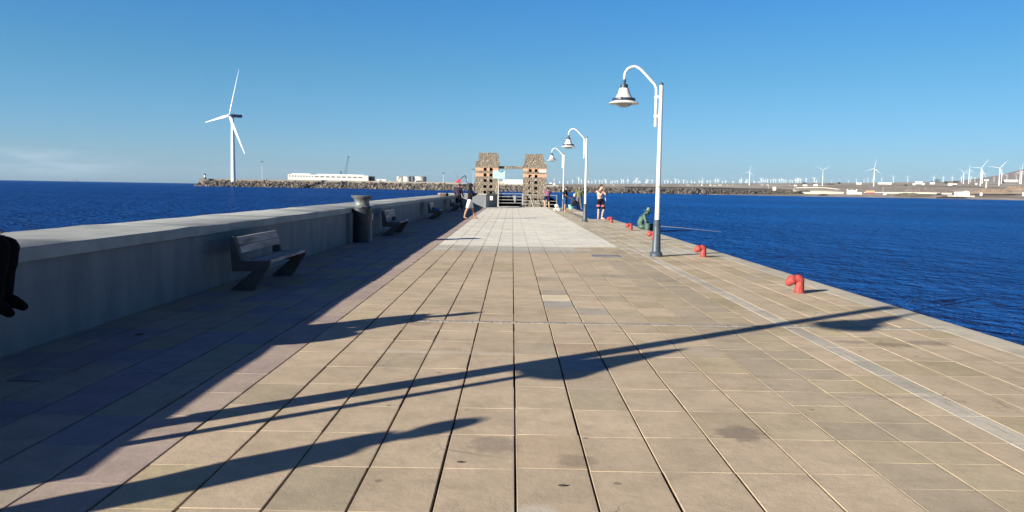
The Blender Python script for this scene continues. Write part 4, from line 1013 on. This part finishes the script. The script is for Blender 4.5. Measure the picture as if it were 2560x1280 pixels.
# ---- the air over the bay
m = bpy.data.materials.new('haze_air'); m.use_nodes = True; T = m.node_tree; T.nodes.remove(T.nodes['Principled BSDF'])
pv = T.nodes.new('ShaderNodeVolumePrincipled'); pv.inputs['Color'].default_value = (0.62, 0.80, 1.0, 1); pv.inputs['Density'].default_value = 1.4e-5
T.links.new(pv.outputs[0], [q for q in T.nodes if q.type == 'OUTPUT_MATERIAL'][0].inputs['Volume'])
tag(MB().box(-31000, 31000, -3500, 35000, WZ-9.5, 620).build('haze', m), kind='stuff')
# ================================================================== PEOPLE
def skin(n, c): return mat(n, c, .55, .08, 12)
sk_tan = skin('skin_tan', (.42, .22, .14)); sk_pale = skin('skin_pale', (.58, .34, .24)); sk_brown = skin('skin_brown', (.30, .15, .09))
hair_m = mat('dark_hair', (.015, .012, .012), .7, .3, 60)
eye_m = mat('eye_dark', (.01, .01, .012), .3)
V3 = Vector
def figure(name, label, cat, loc, J, sk, wear, hair=None, vox=.0085, girth=1.0, names=('body',), facing=None, grip=False, hat=None, extra=None):
    """J: joints (x right, y away, z up) relative to loc.  wear: list of (part name, region, material, grow)."""
    t = empty(name, loc, label, cat)
    J = {k: (V3(v) if isinstance(v, tuple) else v) for k, v in J.items()}
    sh = (J['sr']-J['sl']).normalized(); hp = (J['hr']-J['hl']).normalized()
    fc = V3(facing).normalized(); hc = J['head']
    rt = fc.cross(V3((0, 0, 1))).normalized(); up = rt.cross(fc).normalized()
    M3 = Matrix((rt, fc, up)).transposed()
    g_ = girth
    def torso(b, e=0, lo=0.0, hi=1.0):
        pel = J['pel']; che = J['chest']; wa = (pel+che)/2+J.get('bend', V3((0, 0, 0)))
        pts = [pel-(che-pel).normalized()*.06, pel, pel.lerp(wa, .6), wa, wa.lerp(che, .5), che, che.lerp(J['neck'], .55)]
        rw = [.12, .155, .150, .140, .150, .165, .12]; rd = [.62, .68, .68, .70, .70, .66, .62]
        n_ = len(pts); i0 = int(round(lo*(n_-1))); i1 = int(round(hi*(n_-1)))
        # wide radius along the shoulder axis: build as ellipse tubes
        vs = []; fs = []; N_ = 16
        axs = []
        for i in range(i0, i1+1):
            f_ = i/(n_-1); s_ = hp.lerp(sh, f_).normalized(); d = (pts[min(i+1, n_-1)]-pts[max(i-1, 0)]).normalized(); q = s_.cross(d).normalized(); s2 = d.cross(q).normalized()
            r_ = rw[i]*g_+e
            for k in range(N_): a = 2*math.pi*k/N_; vs.append(pts[i]+s2*(r_*math.cos(a))+q*(r_*rd[i]*(1 if g_ < 1.1 else 1.25)*math.sin(a)))
        m_ = i1-i0+1
        for i in range(m_-1):
            for k in range(N_): k2 = (k+1) % N_; fs.append((i*N_+k, i*N_+k2, (i+1)*N_+k2, (i+1)*N_+k))
        fs += [tuple(range(N_-1, -1, -1)), tuple(range((m_-1)*N_, m_*N_))]
        b.add(vs, fs)
    def shoulders(b, e=0):
        for s in ('sl', 'sr'): b.cap(J['chest'].lerp(J['neck'], .45), J[s], .07+e, .058+e)
    def arm(b, s, e=0, t0=0, t1=2.0, loose=1.0):
        A, E, W = J['s'+s], J['e'+s], J['w'+s]
        if t0 < 1: b.cap(A.lerp(E, t0), A.lerp(E, min(t1, 1)), (.052+e)*loose, (.041+e)*loose)
        if t1 > 1: b.cap(E, E.lerp(W, min(t1-1, 1)), .041+e, (.028+e)*(loose if t1 < 2 else 1))
    def leg(b, s, e=0, t1=2.0, l0=1.0):
        H_, K_, A_ = J['h'+s], J['k'+s], J['a'+s]
        b.cap(H_, H_.lerp(K_, min(t1, 1)), (.088+e)*g_, (.058+e)*l0 if t1 >= 1 else (.07+e)*l0)
        if t1 > 1:
            q = K_.lerp(A_, .35); fw = J['t'+s]-A_; fw.z = 0; fw = fw.normalized() if fw.length > .01 else fc
            b.cap(K_, q-fw*.018*(1 if t1 >= 2 else .3), (.055+e)*l0, (.056+e)*l0)
            if t1 > 1.36: b.cap(q-fw*.018, K_.lerp(A_, min(t1-1, 1)), (.056+e)*l0, (.036+e)*l0)
    def foot(b, s, e=0):
        A_, T_ = J['a'+s], J['t'+s]; d = (T_-A_); heel = A_-V3((d.x, d.y, 0)).normalized()*.04+V3((0, 0, -.045))
        b.cap(A_, A_.lerp(T_, .4)+V3((0, 0, .005)), .038+e, .032+e); b.cap(heel, A_.lerp(T_, .7), .034+e, .034+e, 1.1); b.cap(A_.lerp(T_, .5), T_, .038+e, .024+e, 1.2)
    def hand(b, s):
        E, W = J['e'+s], J['w'+s]; d = (W-E).normalized(); hd = J.get('hd'+s); hd = V3(hd).normalized() if hd is not None else d
        pn = fc if abs(d.dot(fc)) < .8 else V3((0, 0, 1)); sd = hd.cross(pn)
        sd = sd.normalized() if sd.length > .05 else rt; pn = sd.cross(hd).normalized()
        inw = -1 if s == 'r' else 1
        P = W+hd*.085; b.cap(W, P, .030, .036, .55, sd)
        cl = .9 if J.get('grip'+s) else .35
        for k, (o_, ln) in enumerate(((-.030, .070), (-.010, .080), (.010, .074), (.030, .058))):
            r0 = P+sd*o_; f1 = r0+(hd*math.cos(cl)+pn*math.sin(cl)*.8).normalized()*ln*.5; f2 = f1+(hd*math.cos(cl*2)+pn*math.sin(cl*2)).normalized()*ln*.5
            b.cap(r0-hd*.02, f1, .0105, .0098); b.cap(f1, f2, .0098, .0085)
        th = W+hd*.03+sd*.03*inw; t1_ = th+(hd*.6+sd*inw*.7+pn*.35).normalized()*.04; b.cap(th, t1_, .014, .012); b.cap(t1_, t1_+(hd*.8+pn*.5).normalized()*.032, .012, .010)
    b = MB(); torso(b); shoulders(b)
    b.cap(J['neck'], hc-up*.06, .058, .054)
    b.ell(hc+up*.02, (.076, .096, .105), M3=M3); b.ell(hc+fc*.022-up*.045, (.058, .068, .068), M3=M3)
    b.cap(hc+fc*.088+up*.012, hc+fc*.108-up*.018, .010, .015); b.cap(hc+fc*.075-up*.06, hc+fc*.08-up*.085, .022, .018)
    b.cap(hc+fc*.085-up*.048-rt*.018, hc+fc*.085-up*.048+rt*.018, .009, .009)
    for s in (-1, 1): b.ell(hc+rt*.078*s-up*.005, (.012, .022, .032), 8, 6, M3)
    for s in ('l', 'r'): arm(b, s); hand(b, s); leg(b, s); foot(b, s)
    bo = remeshed(b, vox, 'body', sk, t, 3)
    e = MB()
    for s in (-1, 1): e.ell(hc+rt*.031*s+fc*.086+up*.018, (.012, .008, .007), 8, 6, M3)
    if label != 'x': e.build('eyes', eye_m if sk.name[:4] == 'skin' else sk, bo)
    if hair:
        h_ = MB(); h_.ell(hc+up*.036-fc*.012, (.083, .101, .100), 18, 12, M3)
        remeshed(h_, .008, 'hair', hair, t, 1, cut=[(hc+fc*.045+up*.03, (fc*.8-up*.55)), (hc-up*.045, -up)])
    for pn_, reg, m_, gr in wear:
        b = MB()
        if reg in ('tee', 'jacket', 'hoodie'):
            torso(b, gr, 0.17, 1.0); shoulders(b, gr*.8)
            for s in ('l', 'r'):
                
                if reg == 'tee': b.cap(J['s'+s], J['s'+s].lerp(J['e'+s], .3), .055+gr, .052+gr); b.tube([J['s'+s].lerp(J['e'+s], .2), J['s'+s].lerp(J['e'+s], .85)], [.056+gr, .054+gr], 14)
                else: arm(b, s, gr, 0, 1.93)
            if reg == 'jacket': b.cap(J['neck'], J['neck']+up*.025, .068, .066)
            if reg == 'hoodie': b.cap(J['neck'], J['neck']+up*.03-fc*.02, .075, .08)
        if reg == 'hood':
            b.ell(hc+up*.012-fc*.016, (.098, .112, .128), M3=M3); b.cap(J['neck']-fc*.01, hc-up*.07-fc*.02, .082, .085)
        if reg in ('shorts', 'trousers'):
            torso(b, gr, 0.0, .34)
            for s in ('l', 'r'):
                J_ = J['h'+s].lerp(J['k'+s], .5)
                if reg == 'trousers': leg(b, s, gr, 1.95, 1.05)
                if reg == 'shorts': b.cap(J['h'+s], J['h'+s].lerp(J['k'+s], .4), (.088+gr)*g_, .08+gr); b.tube([J['h'+s].lerp(J['k'+s], .2), J['h'+s].lerp(J['k'+s], .9)], [(.086+gr)*g_, .068+gr], 16)
        if reg == 'band':
            for s in ('l', 'r'): b.cap(J['h'+s].lerp(J['k'+s], .46), J['h'+s].lerp(J['k'+s], .52), .066+gr, .064+gr)
        if reg == 'shoes':
            for s in ('l', 'r'): foot(b, s, gr)
        if reg == 'shirt_open': torso(b, gr, .17, 1)
        cut = None
        if reg in ('hood',): cut = [(hc+fc*.062, fc)]
        remeshed(b, vox, pn_, m_, t, 3, cut)
    if hat:
        hm, br, ch = hat
        b = MB(); hu = (up+V3((0, 0, 1.2 if br > .15 else .1))).normalized(); hf = fc-hu*fc.dot(hu); hf.normalize(); A4 = Matrix.Translation(hc+up*.055+V3((0, 0, .01))) @ Matrix((hf.cross(hu), hf, hu)).transposed().to_4x4()
        b.lathe([(br*.97, -.03), (br, -.018), (br*.8, .006), (.10, .012), (.098, .05), (.085, ch-.015), (.05, ch), (.005, ch)], n=24, M=A4); b.build('hat', hm, t, 50)
    return t
cot = lambda n, c, v=.2: mat(n, c, 1, v, 9, .004, 30, spec=.15)
black_c = cot('black_cotton', (.013, .013, .016)); white_c = cot('white_cotton', (.75, .74, .72), .06)
# 1 man in black hoodie and white shorts
g = gp(1174, 547)
P1 = dict(pel=(0, 0, .94), chest=(.02, .0, 1.32), neck=(.03, .01, 1.49), head=(.05, .02, 1.63), sl=(-.02, .19, 1.43), sr=(.03, -.18, 1.43), hl=(.0, .1, .90), hr=(0, -.1, .90),
    el=(.12, .24, 1.18), wl=(.30, .12, 1.26), er=(.14, -.22, 1.16), wr=(.33, -.06, 1.24), kl=(.12, .12, .50), al=(.26, .15, .085), tl=(.40, .17, .03), kr=(-.12, -.10, .50), ar=(-.26, -.12, .085), tr=(-.12, -.15, .03), gripl=1, gripr=1)
figure('person', 'barefoot person in black hooded top and white shorts at the edge of the shade', 'person', (g.x, g.y, 0), P1, sk_tan,
    [('hooded_top', 'hoodie', black_c, .028), ('hood', 'hood', black_c, .0), ('shorts', 'shorts', white_c, .024)], facing=(.9, .35, -.2))
# his rod
o = MB().tube([(g.x+.32, g.y-.05, 1.24), (g.x+.12, g.y-.2, 1.55)], [.008, .006], 6).tube([(g.x+.10, g.y-.12, 1.62), (g.x+.36, g.y-.1, 1.20)], [.007, .009], 6).build('fishing_rod', mat('rod_pale', (.5, .5, .55), .4))
tag(o, 'short pale rod section in the hands of the person in white shorts', 'fishing rod')
# 2 dark jacketed man by the wall
YP = 57.5; p0 = atY(1146, 520, YP)
P2 = dict(pel=(0, 0, .95), chest=(-.05, 0, 1.36), neck=(-.05, 0, 1.52), head=(.02, .03, 1.66), sl=(-.24, .02, 1.47), sr=(.15, .0, 1.47), hl=(-.1, 0, .91), hr=(.1, 0, .91),
    el=(-.30, .05, 1.18), wl=(-.2, .2, 1.0), er=(.24, .03, 1.20), wr=(.34, .12, .96), kl=(-.08, .02, .5), al=(-.08, 0, .09), tl=(-.05, .14, .03), kr=(.16, .06, .5), ar=(.24, .0, .09), tr=(.30, .14, .03))
figure('person', 'standing man in dark purple jacket and cap by the farthest bench', 'person', (p0.x, YP, 0), P2, sk_tan,
    [('jacket', 'jacket', cot('purple_black', (.045, .032, .055)), .03), ('trousers', 'trousers', black_c, .018), ('shoes', 'shoes', black_c, .01)], facing=(.5, .8, -.1), hat=(cot('cap_dark', (.06, .05, .05)), .12, .10), girth=1.12)
# box and bag on the wall
o = MB(); o.box(-.16, .14, -.2, .2, 0, .19); o = o.build('wooden_box', mat('box_brown', (.16, .07, .05), .8, .3, 9), bevel=.01); o.location = (atX(1115, 485, -4.75).x, 53.5, .947); tag(o, 'reddish-brown box lying on top of the wall left of the jacketed man', 'box')
s = MB(); s.ell((0, 0, .11), (.12, .2, .12)); o = s.build('black_bag', black_c, None, 180); o.location = (-4.45, 53.5, .945); tag(o, 'small black rounded bag beside the brown box on the wall', 'bag')
# long rod leaning from jacketed man
t = empty('fishing_rod', (p0.x+.15, YP+.2, 1.35), 'long thin fishing rod raised above the jacketed man', 'fishing rod')
a = atY(1138, 427, YP+.3)-t.location; MB().tube([(.15, 0, -.35), (.02, 0, .1), a], [.013, .01, .006], 6).build('rod', black_c, t); MB().box(-.0, .05, -.03, .03, .03, .09).build('reel', rail_m, t)
o = MB().tube([(0, 0, 0), (.32, .4, .72)], [.02, .012], 6).build('rod_holder', white_paint); o.location = (p0.x+.28, YP+.1, .78); tag(o, 'slanting pale stick right of the jacketed man', 'stick')
# 3 purple shirt at the rail
YP = 64.6; p0 = atY(1369, 518, YP)
P3 = dict(pel=(-.05, 0, .92), chest=(.02, .14, 1.25), neck=(.02, .24, 1.40), head=(.02, .34, 1.50), sl=(-.18, .18, 1.36), sr=(.2, .2, 1.36), hl=(-.16, 0, .9), hr=(.08, 0, .9),
    el=(-.22, .36, 1.2), wl=(-.12, .5, 1.05), er=(.24, .38, 1.2), wr=(.16, .5, 1.05), kl=(-.30, .10, .62), al=(-.22, -.02, .24), tl=(-.20, .12, .20), kr=(.10, .04, .5), ar=(.12, -.04, .09), tr=(.13, .10, .03))
figure('person', 'man in plum shirt and dark shorts leaning over the rail, seen from behind', 'person', (p0.x, YP, 0), P3, sk_pale,
    [('shirt', 'tee', cot('plum', (.20, .10, .155)), .035), ('shorts', 'shorts', cot('navy', (.02, .022, .06)), .03)], hair=hair_m, facing=(.05, .8, -.5), girth=1.12)
# 4 man in black t-shirt
g = gp(1412.5, 529.5)
P4 = dict(pel=(0, 0, .95), chest=(-.02, 0, 1.32), neck=(.0, 0, 1.50), head=(.07, .0, 1.62), sl=(.02, .19, 1.44), sr=(-.03, -.19, 1.44), hl=(.02, .1, .91), hr=(-.02, -.1, .91),
    el=(.06, .25, 1.16), wl=(.27, .14, 1.02), er=(.0, -.25, 1.15), wr=(.25, -.12, .98), kl=(.05, .11, .5), al=(.02, .12, .085), tl=(.15, .14, .03), kr=(.0, -.11, .5), ar=(-.03, -.12, .085), tr=(.09, -.15, .03), gripl=1, gripr=1, bend=(.02, 0, 0))
figure('person', 'man in black t-shirt and blue shorts looking down, beside the farthest lamp', 'person', (g.x, g.y, 0), P4, sk_tan,
    [('t_shirt', 'tee', black_c, .03), ('shorts', 'shorts', cot('blue_denim', (.025, .06, .17)), .028)], hair=hair_m, facing=(.85, -.1, -.6), girth=1.15)
# 5 seated with pale cap
YP = 59.5; p0 = atY(1434, 522, YP)
P5 = dict(pel=(-.12, 0, .45), chest=(-.08, .02, .80), neck=(-.02, .02, .96), head=(.04, .0, 1.07), sl=(-.08, .2, .90), sr=(-.10, -.18, .90), hl=(-.08, .1, .42), hr=(-.08, -.1, .42),
    el=(.05, .26, .68), wl=(.26, .14, .62), er=(.03, -.26, .67), wr=(.25, -.10, .62), kl=(.34, .12, .50), al=(.30, .12, .085), tl=(.44, .14, .03), kr=(.34, -.14, .47), ar=(.42, -.14, .085), tr=(.56, -.16, .03))
figure('person', 'seated angler in dark grey jacket and pale cap behind the mint bucket', 'person', (p0.x, YP, 0), P5, sk_pale,
    [('jacket', 'jacket', cot('dark_grey_cloth', (.04, .042, .05)), .035), ('trousers', 'trousers', black_c, .02), ('shoes', 'shoes', black_c, .01)], facing=(.9, -.2, -.4), hat=(cot('cap_pale', (.6, .58, .54)), .11, .10))
o = empty('camp_stool', (p0.x-.12, YP, 0), 'low dark camp stool under the seated angler', 'stool'); MB().box(-.17, .17, -.17, .17, .30, .34).build('seat', black_c, o)
for sx in (-1, 1): MB().tube([(sx*.15, -.15, 0), (-sx*.13, -.13, .3)], .012, 6).tube([(sx*.15, .15, 0), (-sx*.13, .13, .3)], .012, 6).build('leg', rail_m, o)
# 6 olive jacket
YP = 61; p0 = atY(1447, 523, YP)
P6 = dict(pel=(0, 0, .93), chest=(0, 0, 1.30), neck=(0, .01, 1.47), head=(.02, .04, 1.60), sl=(-.2, 0, 1.41), sr=(.2, 0, 1.41), hl=(-.1, 0, .89), hr=(.1, 0, .89),
    el=(-.24, .06, 1.14), wl=(-.12, .22, 1.02), er=(.30, .06, 1.16), wr=(.40, .14, .95), kl=(-.1, .02, .49), al=(-.1, 0, .09), tl=(-.1, .13, .03), kr=(.14, .04, .49), ar=(.22, 0, .09), tr=(.26, .13, .03))
figure('person', 'man in olive jacket and grey trousers seen from behind, left of the middle lamp', 'person', (p0.x, YP, 0), P6, sk_pale,
    [('jacket', 'jacket', cot('olive', (.15, .16, .085)), .03), ('trousers', 'trousers', cot('grey_trouser', (.15, .125, .13)), .024), ('shoes', 'shoes', cot('pale_shoe', (.3, .28, .24)), .01)], hair=cot('grey_hair', (.25, .20, .17)), facing=(.1, .95, -.1), girth=1.05)
# 7 shirtless man
g = gp(1500, 548.5)
P7 = dict(pel=(0, 0, .97), chest=(-.06, 0, 1.36), neck=(-.03, -.02, 1.55), head=(.03, -.04, 1.70), sl=(.10, .12, 1.47), sr=(-.20, -.12, 1.47), hl=(.10, .03, .93), hr=(-.1, -.03, .93),
    el=(.33, .0, 1.26), wl=(.20, -.16, 1.50), er=(-.02, -.30, 1.28), wr=(.13, -.22, 1.50), kl=(.18, -.02, .50), al=(.10, .08, .085), tl=(.24, -.02, .03), kr=(-.09, -.05, .51), ar=(-.10, .02, .085), tr=(-.12, -.14, .03), gripl=1, gripr=1, hdl=(-.3, -.1, 1), hdr=(.2, 0, 1))
figure('person', 'shirtless man in black red-banded swim shorts with hands at his mouth', 'person', (g.x, g.y, 0), P7, sk_pale,
    [('shorts', 'shorts', black_c, .022), ('shorts_band', 'band', cot('coral_print', (.55, .16, .16), .5), .045)], hair=hair_m, facing=(.75, -.6, -.02), vox=.008)
s = MB(); s.tube([(.0, 0, .02), (.03, .0, -.1), (.02, 0, -.3), (.06, .0, -.48)], [.04, .05, .045, .03], 10, None, .4); o = s.build('small_towel', white_c, None, 180); o.location = (g.x+.22, g.y-.06, 1.43); tag(o, 'white cloth hanging from the hand of the shirtless man', 'towel')
# rod of the anglers
o = MB().tube([(0, 0, 0), (.7, -1.5, -1.1)], [.012, .006], 6).build('fishing_rod', black_c); o.location = atY(1467, 502, 50.0); tag(o, 'dark thin rod slanting down between the middle lamp and the shirtless man', 'fishing rod')
# bucket, trolley bag
g = gp(1426.5, 522.5)
t = empty('bucket', (g.x, g.y, 0), 'mint green and white plastic bucket at the feet of the seated angler', 'bucket'); mint = mat('mint_plastic', (.28, .62, .46), .5, .05, 3)
MB().lathe([(.14, 0), (.18, .31), (.192, .31), (.192, .335), (.175, .335), (.15, .06), (.01, .05)], n=24).build('tub', mint, t, 40)
MB().tube([(.19*math.cos(a), .03, .32-.16*math.sin(a)) for a in [i*math.pi/8 for i in range(9)]], .006, 6).build('handle', rail_m, t)
g = gp(1391, 527.5)
t = empty('bait_trolley', (g.x, g.y, 0), 'small white wheeled trolley with a white plastic bag on top, left of the farthest lamp', 'trolley')
MB().box(-.16, .16, -.12, .12, .06, .20).build('tray', white_paint, t, bevel=.02)
for sx in (-1, 1):
    wh_ = MB(); wh_.lathe([(.03, -.03), (.085, -.03), (.095, 0), (.085, .03), (.03, .03)], n=20, M=Matrix.Translation((sx*.15, -.14, .095)) @ Matrix.Rotation(math.pi/2, 4, 'X')); wo = wh_.build('wheel', white_paint, t, 40); hb = MB(); hb.lathe([(.04, -.034), (.04, .034)], n=14, M=Matrix.Translation((sx*.15, -.14, .095)) @ Matrix.Rotation(math.pi/2, 4, 'X')); hb.build('tyre_hub', dark_in, wo, 40)
s = MB()
for q in range(7): rr = random.Random(q); s.ell((rr.uniform(-.08, .12), rr.uniform(-.05, .05), rr.uniform(.25, .42)), (.09, .08, .1), 8, 6)
remeshed(s, .014, 'plastic_bag', white_c, t, 2)
g = gp(1402, 526.5); o = MB().box(-.15, .15, -.12, .12, 0, .10).build('tackle_case', mat('case_slate', (.10, .11, .16), .6), bevel=.02); o.location = (g.x, g.y, 0); tag(o, 'low dark slate tackle case at the foot of the farthest lamp', 'case')
# 8 bronze fisherman
br = mat('green_bronze', (.04, .09, .07), .6, .35, 7, .006, 16, metal=.2, c2=(.11, .19, .15))
g = gp(1611, 573)
P8 = dict(pel=(-.10, 0, .12), chest=(-.05, .0, .44), neck=(.05, .0, .60), head=(.15, 0, .68), sl=(.01, .18, .54), sr=(.0, -.18, .54), hl=(-.08, .1, .10), hr=(-.08, -.1, .10),
    el=(.08, .26, .32), wl=(.30, .12, .20), er=(.05, -.27, .30), wr=(.28, -.10, .19), kl=(.36, .12, .16), al=(.34, .12, -.28), tl=(.46, .14, -.36), kr=(.36, -.14, .12), ar=(.38, -.14, -.30), tr=(.50, -.16, -.38), gripl=1, gripr=1, bend=(-.06, 0, 0))
st = figure('fisherman_statue', 'green bronze statue of a fisherman in a brimmed hat seated on the quay edge', 'statue', (5.30, g.y, 0), P8, br,
    [('shirt', 'jacket', br, .02), ('trousers', 'trousers', br, .018)], facing=(.85, 0, -.5), hat=(br, .21, .15), girth=1.05)
MB().lathe([(.10, -.0), (.135, .24), (.142, .24), (.142, .26), (.12, .26), (.09, .03), (.01, .03)], .12, -.36, 24).build('bronze_bucket', br, st, 40)
MB().tube([(.22, -.05, .14), (.75, -.06, .13), (1.6, -.12, .08), (3.1, -.2, -.05)], [.013, .011, .008, .004], 8).build('rod', mat('rod_bamboo', (.30, .28, .22), .6), st, 60)
# 9 seated figure on the wall at the left edge
YP = 6.45
P9 = dict(pel=(-.52, 0, 1.05), chest=(-.46, 0, 1.42), neck=(-.42, 0, 1.58), head=(-.36, 0, 1.70), sl=(-.44, .19, 1.52), sr=(-.45, -.19, 1.52), hl=(-.46, .10, 1.02), hr=(-.46, -.1, 1.02),
    el=(-.36, .27, 1.26), wl=(-.14, .14, 1.10), er=(-.34, -.27, 1.26), wr=(-.12, -.10, 1.09), kl=(.0, .10, .985), al=(-.04, .09, .58), tl=(.12, .10, .49), kr=(.05, -.10, 1.0), ar=(.0, -.10, .57), tr=(.15, -.13, .47))
jet = cot('jet_cloth', (.006, .006, .007))
figure('person', 'dark-clothed person sitting on the wall, knees and shoes reaching in at the left edge', 'person', (-4.23, YP, 0), P9, sk_tan,
    [('jacket', 'jacket', jet, .04), ('trousers', 'trousers', jet, .035), ('shoes', 'shoes', cot('black_leather', (.006, .006, .006)), .014)], hair=hair_m, facing=(.8, .2, -.3), girth=1.1)
s = MB(); s.ell((0, 0, .035), (.085, .085, .075)); s.ell((.045, 0, -.005), (.105, .085, .012)); o = remeshed(s, .008, 'cap', cot('navy_cap', (.012, .022, .07)), None, 2); o.location = (-4.27, 6.36, 1.10); o.name = 'cap'; tag(o, 'dark blue peaked cap held on the lap of the person at the left edge', 'cap')

# ---- what stands outside the frame at the left and throws its shadow in
lp2 = copy_tree(lp); lp2.location = (-3.98, 3.6, 0); lp2.rotation_euler[2] = R(72); tag(lp2, 'white street lamp outside the view at the left, throwing the long shadow', 'street lamp'); del lp2['group']
for ch in lp2.children:
    if ch.name.startswith('pole'): ch.scale = (2.0, 2.0, 1)
t = empty('slim_lamp_post', (-4.0, 3.2, 0), 'slim low lamp post with bell head outside the view at the left', 'lamp post')
MB().tube([(0, 0, 0), (0, 0, 2.0)], .045, 10).build('pole', grey_paint, t, 40)
MB().lathe([(.32, 1.90), (.31, 1.93), (.26, 1.99), (.20, 2.07), (.13, 2.25), (.07, 2.42), (.02, 2.5)], n=24).build('shade', white_paint, t, 40)
s = MB(); s.ell((0, 0, .17), (.15, .24, .18)); s.ell((.1, 0, .14), (.09, .16, .1)); o = remeshed(s, .012, 'backpack', black_c, None, 2); o.location = (-4.56, 5.88, .945); tag(o, 'black backpack lying on the wall outside the view', 'backpack')
PA = dict(pel=(0, 0, .95), chest=(0, 0, 1.32), neck=(0, 0, 1.50), head=(.0, .02, 1.64), sl=(-.06, .18, 1.43), sr=(.06, -.18, 1.43), hl=(-.02, .1, .91), hr=(.02, -.1, .91),
    el=(-.08, .22, 1.16), wl=(-.02, .2, .92), er=(.08, -.22, 1.16), wr=(.08, -.2, .92), kl=(0, .09, .5), al=(0, .1, .085), tl=(.13, .1, .03), kr=(0, -.09, .5), ar=(0, -.1, .085), tr=(.13, -.1, .03))
fg_ = figure('person', 'standing person in dark clothes at the wall end outside the view', 'person', (-4.25, 2.0, 0), PA, sk_tan,
    [('jacket', 'jacket', jet, .03), ('trousers', 'trousers', jet, .022), ('shoes', 'shoes', jet, .01)], hair=hair_m, facing=(1, .1, 0), vox=.011); fg_.rotation_euler[2] = R(-45)
# a dry leaf on the paving in the shade
def leafy(px, py, s_, label, c=(.18, .08, .04)):
    g = gp(px, py); mb = MB(); pts = [(-1, 0, .1), (-.5, .4, .3), (0, .5, .15), (.6, .3, .5), (1, 0, .35), (.5, -.35, .2), (0, -.45, .3), (-.6, -.25, .1)]
    n_ = len(pts); v = [(x_*s_, y_*s_, z_*s_*.6+.004) for x_, y_, z_ in pts]; v += [(x_, y_, z_-.002) for x_, y_, z_ in v]
    mb.add(v, [tuple(range(n_)), tuple(range(2*n_-1, n_-1, -1))]+[(i, n_+i, n_+(i+1) % n_, (i+1) % n_) for i in range(n_)])
    o = mb.build('dry_leaf' if s_ > .04 else 'litter_scrap', mat('leaf_brown', c, .9, .3, 30), None); o.location = g; tag(o, label, 'leaf' if s_ > .04 else 'litter')
leafy(348, 839, .055, 'curled brown dry leaf on the shaded paving left')
leafy(1405, 1216, .022, 'small dark scrap on the sunlit slab at the bottom centre', (.05, .04, .03))
leafy(1150, 1157, .02, 'tiny dark curl of litter left of the central joint', (.05, .04, .03))
leafy(796, 675, .05, 'dark scrap on the shaded paving right of the nearest bench', (.03, .03, .03))
leafy(960, 610, .06, 'dark scrap on the shaded paving past the litter bin', (.03, .03, .03))
